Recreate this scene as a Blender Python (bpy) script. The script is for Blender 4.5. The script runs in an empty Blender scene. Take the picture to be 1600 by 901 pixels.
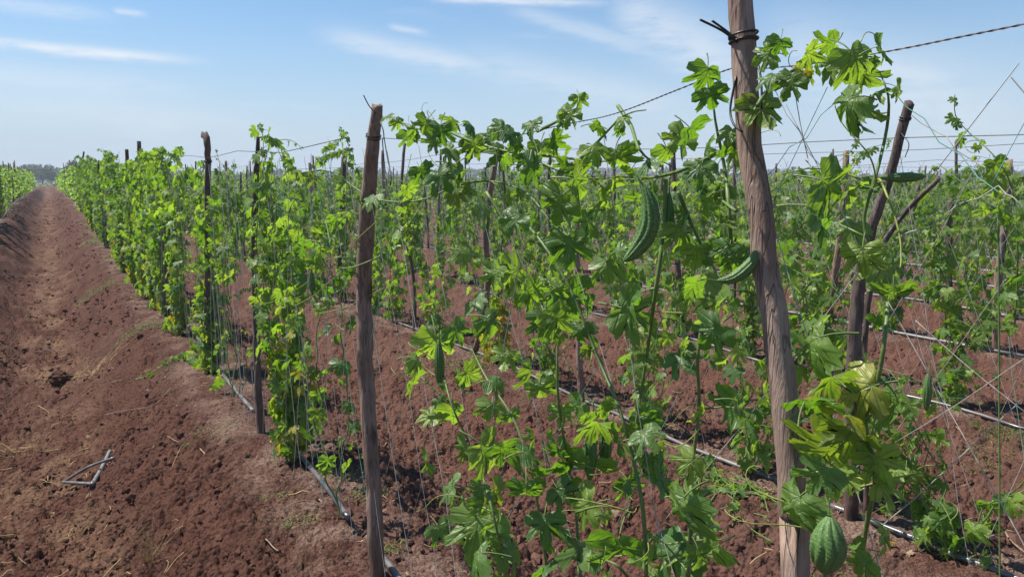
import bpy, math, random
import numpy as np
from mathutils import Vector, Matrix

random.seed(7)
rng = np.random.default_rng(11)
SC = bpy.context.scene
COL = SC.collection

# ------------------------------------------------------------------ camera
FPX, EYE = 1156.0, 1.5                      # focal length in photo pixels, eye height over the bed crests
PITCH, YAW = math.atan(168.5 / FPX), math.radians(31.8)
CF = np.array([math.sin(YAW) * math.cos(PITCH), math.cos(YAW) * math.cos(PITCH), -math.sin(PITCH)])
CR = np.array([math.cos(YAW), -math.sin(YAW), 0.0])
CU = np.array([math.sin(YAW) * math.sin(PITCH), math.cos(YAW) * math.sin(PITCH), math.cos(PITCH)])
CAM = np.array([0.0, 0.0, EYE])
cd = bpy.data.cameras.new('camera')
cd.sensor_width = 36.0
cd.lens = FPX / 1600 * 36.0
cd.clip_start = 0.05
cd.clip_end = 6000
cam = bpy.data.objects.new('camera', cd)
COL.objects.link(cam)
cam.matrix_world = Matrix(((CR[0], CU[0], -CF[0], 0), (CR[1], CU[1], -CF[1], 0), (CR[2], CU[2], -CF[2], EYE), (0, 0, 0, 1)))
SC.camera = cam

# ------------------------------------------------------------------ sun, sky, exposure
SUN_AZ, SUN_EL = math.radians(-40), math.radians(60)     # azimuth from the row direction (+Y) towards +X
SUN_DIR = Vector((math.sin(SUN_AZ) * math.cos(SUN_EL), math.cos(SUN_AZ) * math.cos(SUN_EL), math.sin(SUN_EL)))
sl = bpy.data.lights.new('sun', 'SUN')
sl.energy = 4.2
sl.angle = math.radians(0.6)
sl.color = (1.0, 0.95, 0.87)
sun = bpy.data.objects.new('sun', sl)
COL.objects.link(sun)
sun.location = (-20, 15, 30)
sun.rotation_euler = (-SUN_DIR).to_track_quat('-Z', 'Y').to_euler()

SC.view_settings.view_transform = 'Standard'
SC.view_settings.look = 'None'
SC.view_settings.exposure = 0.92
SC.view_settings.gamma = 1.0
SC.cycles.use_denoising = True
SC.cycles.max_bounces = 10
SC.cycles.diffuse_bounces = 6
SC.cycles.transmission_bounces = 8
SC.cycles.transparent_max_bounces = 6


class NT:
    """tiny node-tree writer"""
    def __init__(self, tree):
        self.t = tree
        tree.nodes.clear()

    def n(self, typ, ins=None, **kw):
        nd = self.t.nodes.new(typ)
        for k, v in kw.items():
            setattr(nd, k, v)
        for k, v in (ins or {}).items():
            if isinstance(v, bpy.types.NodeSocket):
                self.t.links.new(v, nd.inputs[k])
            else:
                nd.inputs[k].default_value = v
        return nd

    def m(self, op, a, b=0.0, c=None):
        nd = self.n('ShaderNodeMath', operation=op)
        for i, v in enumerate((a, b, c)):
            if v is None:
                continue
            if isinstance(v, bpy.types.NodeSocket):
                self.t.links.new(v, nd.inputs[i])
            else:
                nd.inputs[i].default_value = v
        return nd.outputs[0]

    def mix(self, f, a, b, blend='MIX'):
        nd = self.n('ShaderNodeMix', data_type='RGBA', blend_type=blend)
        for i, v in ((0, f), (6, a), (7, b)):
            if isinstance(v, bpy.types.NodeSocket):
                self.t.links.new(v, nd.inputs[i])
            else:
                nd.inputs[i].default_value = v if i == 0 else (*v, 1.0)
        return nd.outputs[2]

    def step(self, x, lo, hi):
        nd = self.n('ShaderNodeMapRange', {'Value': x, 'From Min': lo, 'From Max': hi}, interpolation_type='SMOOTHSTEP')
        return nd.outputs[0]

    def noise(self, vec, scale, detail=4.0, rough=0.55):
        return self.n('ShaderNodeTexNoise', {'Vector': vec, 'Scale': scale, 'Detail': detail, 'Roughness': rough}).outputs[0]


W = bpy.data.worlds.new('World')
SC.world = W
W.use_nodes = True
w = NT(W.node_tree)
sky = w.n('ShaderNodeTexSky', sky_type='NISHITA', sun_disc=False, sun_elevation=SUN_EL, sun_rotation=SUN_AZ,
          altitude=200.0, air_density=1.0, dust_density=0.25, ozone_density=3.0)
tc = w.n('ShaderNodeTexCoord').outputs['Generated']
sp = w.n('ShaderNodeSeparateXYZ', {0: tc}).outputs
az = w.m('ARCTAN2', sp[0], sp[1])                     # 0 along the rows, growing to the right
el = w.m('ARCSINE', sp[2])
pos = w.n('ShaderNodeCombineXYZ', {0: w.m('ADD', w.m('MULTIPLY', az, 3.0), w.m('MULTIPLY', el, 4.0)), 1: w.m('MULTIPLY', el, 26.0)}).outputs[0]
n1 = w.noise(pos, 1.3, 6.0, 0.6)
n2 = w.noise(pos, 0.5, 3.0, 0.5)
veil = w.m('MULTIPLY', w.step(n1, 0.52, 0.78), w.step(n2, 0.45, 0.65))
veil = w.m('MULTIPLY', veil, 0.35)
fine = w.noise(w.n('ShaderNodeCombineXYZ', {0: w.m('MULTIPLY', az, 14.0), 1: w.m('MULTIPLY', el, 60.0)}).outputs[0], 1.0, 6.0, 0.65)
tot = veil
def streak(az0, el0, az1, el1, wid, amp):
    """a long thin cirrus streak between two directions of the sky (degrees)"""
    global tot
    a0, e0, a1, e1 = (math.radians(v) for v in (az0, el0, az1, el1))
    s = (e1 - e0) / (a1 - a0)
    d = w.m('SUBTRACT', el, w.m('ADD', w.m('MULTIPLY', w.m('SUBTRACT', az, a0), s), e0))
    d = w.m('ADD', d, w.m('MULTIPLY', w.m('SUBTRACT', fine, 0.5), math.radians(wid) * 1.5))
    g = w.m('POWER', 2.718, w.m('MULTIPLY', w.m('POWER', w.m('DIVIDE', d, math.radians(wid)), 2.0), -1.0))
    lo = w.step(az, a0, a0 + (a1 - a0) * 0.25)
    hi = w.m('SUBTRACT', 1.0, w.step(az, a1 - (a1 - a0) * 0.45, a1))
    k = w.m('MULTIPLY', w.m('MULTIPLY', g, w.m('MULTIPLY', lo, hi)), w.m('MULTIPLY', w.step(fine, 0.12, 0.6), amp))
    tot = w.m('MAXIMUM', tot, k)
def sky_dir(x, y):
    v = CF + (x - 800) / FPX * CR + (450.5 - y) / FPX * CU
    v = v / np.linalg.norm(v)
    return math.degrees(math.atan2(v[0], v[1])), math.degrees(math.asin(v[2]))
for x0, y0, x1, y1, wd, am in ((-160, 52, 360, 98, .34, .95), (-200, 95, 380, 152, .9, .35), (470, 45, 860, 125, .75, .55), (930, -10, 1240, 140, 2.1, .6), (1150, 50, 1700, 210, 2.6, .42), (680, 80, 1180, 190, 1.3, .35), (-150, 130, 500, 215, 1.4, .3), (760, 0, 1130, 110, .6, .4),
                               (640, -6, 1000, 4, .3, .8), (-60, -4, 210, 30, .45, .4), (1320, 85, 1560, 150, 1.1, .5), (600, 40, 680, 54, .22, .5),
                               (170, 15, 240, 24, .2, .5), (860, 25, 1100, 95, .4, .35)):
    streak(*sky_dir(x0, y0), *sky_dir(x1, y1), wd, am)
# thick pale air low over the horizon, all the way round
low = w.m('POWER', 2.718, w.m('MULTIPLY', w.m('POWER', w.m('DIVIDE', w.m('MAXIMUM', el, 0.0), math.radians(9.3)), 1.7), -1.0))
air = w.n('ShaderNodeMix', {0: low}, data_type='RGBA')
W.node_tree.links.new(w.mix(1.0, sky.outputs[0], (0.71, 0.96, 1.08), 'MULTIPLY'), air.inputs[6])
air.inputs[7].default_value = (4.35, 5.15, 6.1, 1.0)
skc = w.n('ShaderNodeMix', {0: w.m('MULTIPLY', tot, 0.85)}, data_type='RGBA')
W.node_tree.links.new(air.outputs[2], skc.inputs[6])
skc.inputs[7].default_value = (6.9, 7.15, 7.5, 1.0)
bg = w.n('ShaderNodeBackground', {'Color': skc.outputs[2], 'Strength': 0.0695})
w.n('ShaderNodeOutputWorld', {0: bg.outputs[0]})


# ------------------------------------------------------------------ projection helpers (photo measurements -> places in the field)
def ray(x, y):
    return CF + (x - 800) / FPX * CR + (450.5 - y) / FPX * CU

def on_row(x, y, X):
    """where the line of sight of a measured photo point meets the upright plane of the row at X"""
    d = ray(x, y)
    return CAM + d * (X / d[0])

def on_ground(x, y, z=0.0):
    d = ray(x, y)
    return CAM + d * ((z - EYE) / d[2])

def proj(P):
    q = np.atleast_2d(P) - CAM
    z = q @ CF
    zz = np.where(z > 0.02, z, 0.02)
    return 800 + FPX * (q @ CR) / zz, 450.5 - FPX * (q @ CU) / zz, z

def seen(P, m=30):
    x, y, z = proj(P)
    return (z > 0.2) & (x > -m) & (x < 1600 + m) & (y > -m) & (y < 901 + m)


# ------------------------------------------------------------------ noise in numpy
def _h(ix, iy, s):
    n = (ix * 374761393 + iy * 668265263 + s * 982451653) & 0x7fffffff
    n = ((n ^ (n >> 13)) * 1274126177) & 0x7fffffff
    return ((n ^ (n >> 16)) & 0xffff) / 65535.0

def vnoise(x, y, s=0):
    ix, iy = np.floor(x).astype(np.int64), np.floor(y).astype(np.int64)
    fx, fy = x - ix, y - iy
    fx, fy = fx * fx * (3 - 2 * fx), fy * fy * (3 - 2 * fy)
    a, b, c, d = _h(ix, iy, s), _h(ix + 1, iy, s), _h(ix, iy + 1, s), _h(ix + 1, iy + 1, s)
    return a + (b - a) * fx + (c - a) * fy + (a - b - c + d) * fx * fy

def lumps(x, y, s, fill=0.75):
    """rounded lumps of soil, one to a jittered cell"""
    ix, iy = np.floor(x).astype(np.int64), np.floor(y).astype(np.int64)
    out = np.zeros_like(x)
    for i in (-1, 0, 1):
        for j in (-1, 0, 1):
            cx, cy = ix + i, iy + j
            px, py = cx + _h(cx, cy, s), cy + _h(cx, cy, s + 1)
            r = 0.3 + 0.5 * _h(cx, cy, s + 2)
            on = _h(cx, cy, s + 3) < fill
            d2 = ((x - px) ** 2 + (y - py) ** 2) / (r * r)
            out = np.maximum(out, np.where(on, np.sqrt(np.clip(1 - d2, 0, 1)) * r, 0))
    return out


def cell_edge(x, y, s):
    """difference between the two nearest cell centres: nought on the cell borders"""
    ix, iy = np.floor(x).astype(np.int64), np.floor(y).astype(np.int64)
    f1, f2 = np.full_like(x, 9.0), np.full_like(x, 9.0)
    for i in (-1, 0, 1):
        for j in (-1, 0, 1):
            cx, cy = ix + i, iy + j
            d = np.hypot(x - cx - _h(cx, cy, s), y - cy - _h(cx, cy, s + 1))
            f2 = np.minimum(f2, np.maximum(f1, d)); f1 = np.minimum(f1, d)
    return f2 - f1


# ------------------------------------------------------------------ the lie of the land
ROW_END = 104.0
def row_x(k):
    return 1.0 + 2.0 * k if k >= 0 else -1.5 + 2.1 * (k + 1)

def crest_dist(x):
    """(distance to the nearest crest, half spacing, depth of the furrow)"""
    r = np.abs((x - 1.0 + 1.0) % 2.0 - 1.0)
    tr = np.minimum(np.abs(x - 1.0), np.abs(x + 1.5))
    lf = np.abs((x + 1.5 + 1.05) % 2.1 - 1.05)
    d = np.where(x > 1.0, r, np.where(x > -1.5, tr, lf))
    hw = np.where(x > 1.0, 1.0, np.where(x > -1.5, 1.25, 1.05))
    dep = np.where(x > 1.0, 0.2, np.where(x > -1.5, 0.55, 0.26))
    return d, hw, dep

def sm(x, a, b):
    t = np.clip((x - a) / (b - a), 0, 1)
    return t * t * (3 - 2 * t)

def land(x, y):
    x, y = np.asarray(x, float), np.asarray(y, float)
    wob = (vnoise(x * 0.9, y * 0.7, 5) - 0.5) * 0.14
    d, hw, dep = crest_dist(x + wob)
    field = (1 - sm(y, ROW_END - 4, ROW_END + 2))
    z = -dep * sm(d, 0.14 + 0.10 * vnoise(x, y * 1.3, 9), hw * 0.90) * field
    z = z + 0.35 * np.exp(-((y - ROW_END - 6) / 2.2) ** 2) + (vnoise(x * 0.8, y * 0.8, 1) - 0.5) * 0.07 * field
    z = z + .5 * sm(y, 10, 45) * (1 - sm(x, 1.5, 13)) * (1 - .6 * sm(y, ROW_END + 15, 220))
    return z

def flank(x):
    d, hw, dep = crest_dist(np.asarray(x, float))
    return sm(d, 0.16, 0.42)


# ------------------------------------------------------------------ mesh helpers
class Geo:
    """collects triangles with their materials and leaf attributes; build() links them as one mesh object"""
    def __init__(self):
        self.V, self.F, self.MI, self.T, self.A, self.L, self.n = [], [], [], [], [], [], 0

    def add(self, V, F, mi=0, tint=None, age=None, lf=None):
        V = np.asarray(V, float); F = np.asarray(F, np.int64)
        self.V.append(V); self.F.append(F + self.n); self.MI.append(np.full(len(F), mi))
        k = len(V)
        self.T.append(np.full(k, 0.0) if tint is None else np.broadcast_to(tint, (k,)))
        self.A.append(np.full(k, 0.0) if age is None else np.broadcast_to(age, (k,)))
        self.L.append(np.zeros((k, 3)) if lf is None else lf)
        self.n += k

    def mesh(self, name, mats, attrs=False, smooth=True):
        V, F, MI = np.concatenate(self.V), np.concatenate(self.F), np.concatenate(self.MI)
        me = bpy.data.meshes.new(name)
        me.vertices.add(len(V)); me.vertices.foreach_set('co', V.astype(np.float32).ravel())
        me.loops.add(F.size); me.loops.foreach_set('vertex_index', F.astype(np.int32).ravel())
        me.polygons.add(len(F)); me.polygons.foreach_set('loop_start', np.arange(0, F.size, F.shape[1], dtype=np.int32))
        me.polygons.foreach_set('loop_total', np.full(len(F), F.shape[1], np.int32))
        me.polygons.foreach_set('material_index', MI.astype(np.int32))
        me.polygons.foreach_set('use_smooth', np.full(len(F), smooth, bool))
        for m in mats:
            me.materials.append(m)
        if attrs:
            for nm, arr in (('tint', self.T), ('age', self.A)):
                a = me.attributes.new(nm, 'FLOAT', 'POINT'); a.data.foreach_set('value', np.concatenate(arr).astype(np.float32))
            a = me.attributes.new('lf', 'FLOAT_VECTOR', 'POINT'); a.data.foreach_set('vector', np.concatenate(self.L).astype(np.float32).ravel())
        me.update()
        return me


def obj(name, me, parent=None, loc=None, label=None, cat=None, group=None, kind=None):
    o = bpy.data.objects.new(name, me)
    COL.objects.link(o)
    if parent is not None:
        o.parent = parent
    if loc is not None:
        o.location = loc
    for k, v in (('label', label), ('category', cat), ('group', group), ('kind', kind)):
        if v:
            o[k] = v
    return o

def place(o, pos, R, s, root):
    b = np.eye(4); b[:3, :3] = R * s; b[:3, 3] = pos - root
    o.matrix_basis = Matrix(b.tolist())

def smooth_path(P, step=0.04):
    """Catmull-Rom through the points, resampled evenly"""
    P = np.asarray(P, float)
    if len(P) < 3:
        Q = [P[0] + (P[-1] - P[0]) * t for t in np.linspace(0, 1, max(2, int(np.linalg.norm(P[-1] - P[0]) / step) + 1))]
        return np.array(Q)
    E = np.vstack([2 * P[0] - P[1], P, 2 * P[-1] - P[-2]])
    out = []
    for i in range(1, len(E) - 2):
        n = max(2, int(np.linalg.norm(E[i + 1] - E[i]) / step) + 1)
        t = np.linspace(0, 1, n, endpoint=False)[:, None]
        a, b, c, d = E[i - 1], E[i], E[i + 1], E[i + 2]
        out.append(0.5 * (2 * b + (c - a) * t + (2 * a - 5 * b + 4 * c - d) * t ** 2 + (3 * b - a - 3 * c + d) * t ** 3))
    return np.vstack(out + [P[-1:]])

def tube(P, R, n=6, cap=True, rough=0.0, seed=0):
    P = np.asarray(P, float)
    R = np.broadcast_to(np.asarray(R, float), (len(P),))
    T = np.gradient(P, axis=0)
    T /= np.maximum(np.linalg.norm(T, axis=1), 1e-9)[:, None]
    ref = np.array([0.0, 0.0, 1.0]) if abs(T[0][2]) < 0.8 else np.array([1.0, 0.0, 0.0])
    V = []
    u = np.cross(T[0], ref); u /= np.linalg.norm(u)
    ang = np.arange(n) * 2 * math.pi / n
    r2 = np.random.default_rng(seed)
    for i in range(len(P)):
        u = u - T[i] * (u @ T[i]); u /= max(np.linalg.norm(u), 1e-9)
        v = np.cross(T[i], u)
        rr = R[i] * (1 + rough * (r2.random(n) - 0.5)) if rough else R[i]
        V.append(P[i] + (np.cos(ang) * rr)[:, None] * u + (np.sin(ang) * rr)[:, None] * v)
    V = np.vstack(V)
    i = np.arange(len(P) - 1)[:, None] * n; j = np.arange(n)[None, :]; k = (j + 1) % n
    a, b, c, d = i + j, i + k, i + n + k, i + n + j
    F = np.concatenate([np.stack([a, b, c], -1).reshape(-1, 3), np.stack([a, c, d], -1).reshape(-1, 3)])
    if cap:
        m = len(V)
        V = np.vstack([V, P[0], P[-1]])
        j = np.arange(n); k = (j + 1) % n; l = (len(P) - 1) * n
        F = np.concatenate([F, np.stack([k, j, np.full(n, m)], -1), np.stack([l + j, l + k, np.full(n, m + 1)], -1)])
    return V, F

def frame(y, z):
    """rotation whose Y axis is y and whose Z axis is close to z"""
    y = y / np.linalg.norm(y)
    x = np.cross(y, z)
    if np.linalg.norm(x) < 1e-6:
        x = np.cross(y, np.array([1.0, 0.1, 0.0]))
    x /= np.linalg.norm(x)
    return np.stack([x, y, np.cross(x, y)], axis=1)


# ------------------------------------------------------------------ materials
def mat(name):
    m = bpy.data.materials.new(name)
    m.use_nodes = True
    return m, NT(m.node_tree)

def out(t, sh):
    t.n('ShaderNodeOutputMaterial', {0: sh})

def bump(t, h, strength, dist):
    return t.n('ShaderNodeBump', {'Height': h, 'Strength': strength, 'Distance': dist}).outputs[0]

def leaf_mat():
    m, t = mat('gourd_leaf')
    rnd = t.n('ShaderNodeObjectInfo').outputs['Random']
    tint = t.m('FRACT', t.m('ADD', rnd, t.n('ShaderNodeAttribute', attribute_name='tint').outputs['Fac']))
    ripe = t.n('ShaderNodeAttribute', attribute_name='ripe', attribute_type='OBJECT').outputs['Fac']      # fully grown leaves are darker and thicker
    tint = t.m('MULTIPLY', tint, t.m('SUBTRACT', 1.0, ripe))
    age = t.m('ADD', t.n('ShaderNodeAttribute', attribute_name='age').outputs['Fac'], t.n('ShaderNodeAttribute', attribute_name='age', attribute_type='OBJECT').outputs['Fac'])
    lf = t.n('ShaderNodeAttribute', attribute_name='lf').outputs['Vector']
    s = t.n('ShaderNodeSeparateXYZ', {0: lf}).outputs
    ax, y = t.m('ABSOLUTE', s[0]), s[1]
    d1 = ax
    d2 = t.m('ABSOLUTE', t.m('SUBTRACT', t.m('MULTIPLY', ax, .79), t.m('MULTIPLY', y, .614)))
    d3 = t.m('ABSOLUTE', t.m('SUBTRACT', t.m('MULTIPLY', ax, .10), t.m('MULTIPLY', y, .99)))
    d = t.m('MINIMUM', t.m('MINIMUM', d1, d2), d3)
    vein = t.m('MULTIPLY', t.m('SUBTRACT', 1.0, t.step(d, 0.006, 0.03)), s[2])
    # side veins: thin bands slanting off the main ones
    sv = t.m('FRACT', t.m('ADD', t.m('MULTIPLY', y, 7.0), t.m('MULTIPLY', d, -6.0)))
    side = t.m('MULTIPLY', t.m('SUBTRACT', 1.0, t.step(t.m('ABSOLUTE', t.m('SUBTRACT', sv, .5)), .04, .12)), s[2])
    nz = t.noise(lf, 5.0, 3.0)
    dark = t.mix(t.step(tint, 0.0, 1.0), (.062, .132, .036), (.165, .25, .042))
    col = t.mix(t.step(t.m('ADD', age, t.m('MULTIPLY', t.m('SUBTRACT', nz, .5), t.m('MULTIPLY', age, 1.2))), 0.25, 1.0), dark, (.36, .33, .035))
    rad = t.n('ShaderNodeVectorMath', {0: lf, 1: (0, .22, 1)}, operation='DISTANCE').outputs['Value']
    rim = t.m('MULTIPLY', t.m('MULTIPLY', t.step(t.m('ADD', rad, t.m('MULTIPLY', nz, .35)), .72, .95), t.step(tint, .55, .95)), s[2])
    col = t.mix(t.m('MULTIPLY', rim, .7), col, (.24, .17, .05))
    col = t.mix(t.m('MULTIPLY', vein, .55), col, (.17, .25, .08))
    col = t.mix(t.m('MULTIPLY', side, .18), col, (.15, .23, .07))
    tcol = t.mix(t.step(tint, 0.0, 1.0), (.24, .50, .02), (.50, .74, .05))
    tcol = t.mix(t.step(age, 0.2, 1.0), tcol, (.62, .52, .03))
    tcol = t.mix(t.m('MULTIPLY', t.m('MAXIMUM', vein, t.m('MULTIPLY', side, .4)), .5), tcol, (.10, .20, .02))
    hgt = t.m('SUBTRACT', t.m('MULTIPLY', nz, .5), t.m('ADD', t.m('MULTIPLY', vein, .5), t.m('MULTIPLY', side, .25)))
    nb = bump(t, hgt, .5, .006)
    p = t.n('ShaderNodeBsdfPrincipled', {'Base Color': col, 'Roughness': .43, 'Specular IOR Level': .5, 'Normal': nb})
    tr = t.n('ShaderNodeBsdfTranslucent', {'Color': tcol, 'Normal': nb})
    mx = t.n('ShaderNodeMixShader', {0: t.m('SUBTRACT', .44, t.m('MULTIPLY', ripe, .22)), 1: p.outputs[0], 2: tr.outputs[0]})
    out(t, mx.outputs[0])
    return m

def plain(name, col, rough=.6, spec=.4, bumpy=None, col2=None, scale=20.0, coord='Object', trans=0.0):
    m, t = mat(name)
    v = t.n('ShaderNodeTexCoord').outputs[coord]
    nz = t.noise(v, scale, 4.0)
    c = t.mix(t.step(nz, .35, .65), col, col2 or tuple(k * .7 for k in col))
    ins = {'Base Color': c, 'Roughness': rough, 'Specular IOR Level': spec}
    if bumpy:
        ins['Normal'] = bump(t, nz, bumpy, .01)
    p = t.n('ShaderNodeBsdfPrincipled', ins).outputs[0]
    if trans:
        p = t.n('ShaderNodeMixShader', {0: trans, 1: p, 2: t.n('ShaderNodeBsdfTranslucent', {'Color': c}).outputs[0]}).outputs[0]
    out(t, p)
    return m

def bark(name, a, b, c):
    m, t = mat(name)
    v = t.n('ShaderNodeTexCoord').outputs['Object']
    rnd = t.n('ShaderNodeObjectInfo').outputs['Random']
    v = t.n('ShaderNodeVectorMath', {0: v, 1: t.n('ShaderNodeCombineXYZ', {0: t.m('MULTIPLY', rnd, 31.0), 1: 0.0, 2: 0.0}).outputs[0]}, operation='ADD').outputs[0]
    vs = t.n('ShaderNodeMapping', {'Vector': v, 'Scale': (1, 1, .12)}).outputs[0]
    grain, blot = t.noise(vs, 150.0, 6.0, .65), t.noise(t.n('ShaderNodeMapping', {'Vector': v, 'Scale': (1, 1, .35)}).outputs[0], 16.0, 4.0, .6)
    fib = t.noise(vs, 85.0, 4.0, .6)
    split = t.noise(t.n('ShaderNodeMapping', {'Vector': v, 'Scale': (1, 1, .05)}).outputs[0], 60.0, 2.0, .4)
    sp_ = t.m('SUBTRACT', 1.0, t.step(t.m('ABSOLUTE', t.m('SUBTRACT', split, .44)), .004, .022))
    knots = t.n('ShaderNodeTexVoronoi', {'Vector': t.n('ShaderNodeMapping', {'Vector': v, 'Scale': (1, 1, .5)}).outputs[0], 'Scale': 9.0}).outputs[0]
    kn = t.m('SUBTRACT', 1.0, t.step(knots, .10, .26))
    col = t.mix(t.step(blot, .35, .68), a, b)
    col = t.mix(t.m('MULTIPLY', t.step(grain, .45, .75), .6), col, c)
    col = t.mix(t.m('MULTIPLY', t.step(fib, .56, .68), .35), col, (.30, .22, .16))
    col = t.mix(t.m('MULTIPLY', sp_, .4), col, tuple(k * .45 for k in c))
    foot_ = t.n('ShaderNodeSeparateXYZ', {0: t.n('ShaderNodeTexCoord').outputs['Object']}).outputs[2]
    col = t.mix(t.m('MULTIPLY', t.m('SUBTRACT', 1.0, t.step(t.m('ADD', foot_, t.m('MULTIPLY', blot, -.2)), .0, .22)), .7), col, (.12, .065, .048))
    col = t.mix(t.m('MULTIPLY', kn, .8), col, tuple(k * .35 for k in a))
    h = t.m('ADD', t.m('MULTIPLY', grain, .5), t.m('ADD', fib, t.m('ADD', t.m('MULTIPLY', kn, -.8), t.m('MULTIPLY', sp_, -.6))))
    p = t.n('ShaderNodeBsdfPrincipled', {'Base Color': col, 'Roughness': .85, 'Specular IOR Level': .2, 'Normal': bump(t, h, .9, .008)})
    out(t, p.outputs[0])
    return m

def moist(t, v):
    """how far the freshly dug, darker earth of the bare furrow reaches"""
    x = t.m('ADD', t.n('ShaderNodeSeparateXYZ', {0: v}).outputs[0], t.m('MULTIPLY', t.m('SUBTRACT', t.noise(v, 2.2, 4.0, .6), .5), .7))
    return t.m('MULTIPLY', t.step(x, -1.5, -.9), t.m('SUBTRACT', 1.0, t.step(x, .45, .95)))

def clod_mat():
    m, t = mat('clod_soil')
    v = t.n('ShaderNodeNewGeometry').outputs['Position']
    nz = t.noise(v, 14.0, 4.0)
    col = t.mix(t.step(nz, .35, .65), (.088, .043, .032), (.140, .073, .054))
    col = t.mix(moist(t, v), col, t.mix(1.0, col, (.75, .69, .65), 'MULTIPLY'))
    p = t.n('ShaderNodeBsdfPrincipled', {'Base Color': col, 'Roughness': .95, 'Specular IOR Level': .15, 'Normal': bump(t, t.noise(v, 120.0, 4.0), .7, .006)})
    out(t, p.outputs[0])
    return m

def soil_mat():
    m, t = mat('red_soil')
    v = t.n('ShaderNodeNewGeometry').outputs['Position']
    crest = t.n('ShaderNodeAttribute', attribute_name='crest').outputs['Fac']
    far = t.n('ShaderNodeAttribute', attribute_name='meadow').outputs['Fac']
    big, mid, fin = t.noise(v, .9, 4.0), t.noise(v, 7.0, 5.0, .6), t.noise(v, 60.0, 5.0, .65)
    col = t.mix(t.step(mid, .3, .7), (.082, .0365, .026), (.132, .063, .045))
    col = t.mix(t.m('MULTIPLY', t.step(big, .45, .7), .45), col, (.135, .080, .062))
    dust = t.m('MULTIPLY', crest, t.step(t.noise(v, 3.1, 5.0, .6), .40, .66))
    col = t.mix(t.m('MULTIPLY', dust, .85), col, (.25, .165, .125))
    col = t.mix(t.m('MULTIPLY', t.step(fin, .5, .8), .35), col, (.16, .095, .072))
    straw = t.m('MULTIPLY', t.step(t.noise(t.n('ShaderNodeMapping', {'Vector': v, 'Scale': (1, .35, 1)}).outputs[0], 5.0, 6.0, .7), .62, .74), .4)
    col = t.mix(straw, col, (.26, .165, .085))
    xs = t.n('ShaderNodeSeparateXYZ', {0: v}).outputs[0]
    mid_f = t.m('SUBTRACT', 1.0, t.step(t.m('ABSOLUTE', t.m('ADD', t.m('ADD', xs, .12), t.m('MULTIPLY', t.m('SUBTRACT', t.noise(v, .7, 3.0), .5), .9))), .10, .48))
    col = t.mix(t.m('MULTIPLY', mid_f, t.m('MULTIPLY', t.step(t.noise(t.n('ShaderNodeMapping', {'Vector': v, 'Scale': (1, .5, 1)}).outputs[0], 3.0, 6.0, .7), .42, .62), .75)), col, (.235, .150, .098))
    gr = t.mix(t.step(t.noise(v, .12, 4.0), .4, .65), (.085, .125, .03), (.20, .17, .075))
    col = t.mix(far, col, gr)
    vor = t.n('ShaderNodeTexVoronoi', {'Vector': v, 'Scale': 42.0, 'Randomness': 1.0}, feature='F1').outputs[0]
    cr = t.n('ShaderNodeTexVoronoi', {'Vector': t.n('ShaderNodeVectorMath', {0: v, 1: t.n('ShaderNodeTexNoise', {'Vector': v, 'Scale': 9.0}).outputs[1]}, operation='ADD').outputs[0], 'Scale': 13.0}, feature='DISTANCE_TO_EDGE').outputs[0]
    crack = t.m('MULTIPLY', t.m('SUBTRACT', 1.0, t.step(cr, .0, .05)), crest)
    h = t.m('ADD', t.m('MULTIPLY', fin, .7), t.m('MULTIPLY', vor, -.6))
    h = t.m('SUBTRACT', h, t.m('MULTIPLY', crack, .9))
    col = t.mix(moist(t, v), col, t.mix(1.0, col, (.75, .69, .65), 'MULTIPLY'))
    p = t.n('ShaderNodeBsdfPrincipled', {'Base Color': col, 'Roughness': .95, 'Specular IOR Level': .15, 'Normal': bump(t, h, 1.0, .025)})
    out(t, p.outputs[0])
    return m

M_LEAF = leaf_mat()
M_STEM = plain('green_stem', (.11, .19, .045), .5, .4, .3, (.16, .22, .07), 40.0, trans=.1)
M_TENDRIL = plain('pale_tendril', (.36, .42, .10), .5, .4, trans=.25)
M_GOURD = plain('gourd_skin', (.062, .140, .030), .42, .45, .3, (.13, .225, .06), 45.0)
M_PETAL = plain('yellow_petal', (.85, .62, .02), .55, .3, trans=.3)
M_POST = bark('pale_bark', (.25, .165, .128), (.39, .285, .225), (.12, .078, .060))
M_POST2 = bark('brown_bark', (.22, .142, .108), (.32, .225, .175), (.11, .072, .056))
M_POST3 = bark('dark_bark', (.115, .086, .072), (.19, .148, .125), (.05, .038, .032))
M_WIRE = plain('black_wire', (.02, .018, .017), .45, .5)
M_RUST = plain('twisted_wire', (.10, .065, .055), .45, .6, None, (.045, .033, .03), 120.0)
M_TWINE = plain('white_twine', (.47, .45, .41), .7, .3, None, (.33, .31, .28), 30.0)
M_GTWINE = plain('green_twine', (.22, .48, .38), .6, .3)
M_TUBE = plain('drip_tube_plastic', (.055, .056, .062), .30, .6, None, (.14, .125, .12), 6.0)
M_TUBE_LIT = plain('highlit_tube_plastic', (.21, .19, .18), .45, .5, None, (.10, .092, .09), 9.0)  # dark tube with its shiny highlights painted in as paler grey
M_PIPE = plain('grey_pipe', (.20, .20, .205), .4, .5, None, (.11, .105, .10), 14.0)
M_STRAW = plain('dry_straw', (.42, .30, .16), .8, .2, None, (.28, .18, .09), 14.0)
M_TWIG = plain('dry_twig_bark', (.30, .235, .17), .85, .2, None, (.19, .14, .10), 25.0)
M_GRASS = plain('grass_blade', (.105, .17, .035), .6, .3, None, (.19, .21, .06), 3.0, trans=.25)
M_SOIL = soil_mat()
M_CLOD = clod_mat()
M_FAR = plain('far_foliage', (.045, .075, .028), .8, .2, None, (.075, .105, .04), .5, 'Object', .15)
M_TRUNK = plain('far_trunk', (.09, .07, .05), .9, .2)
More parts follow.
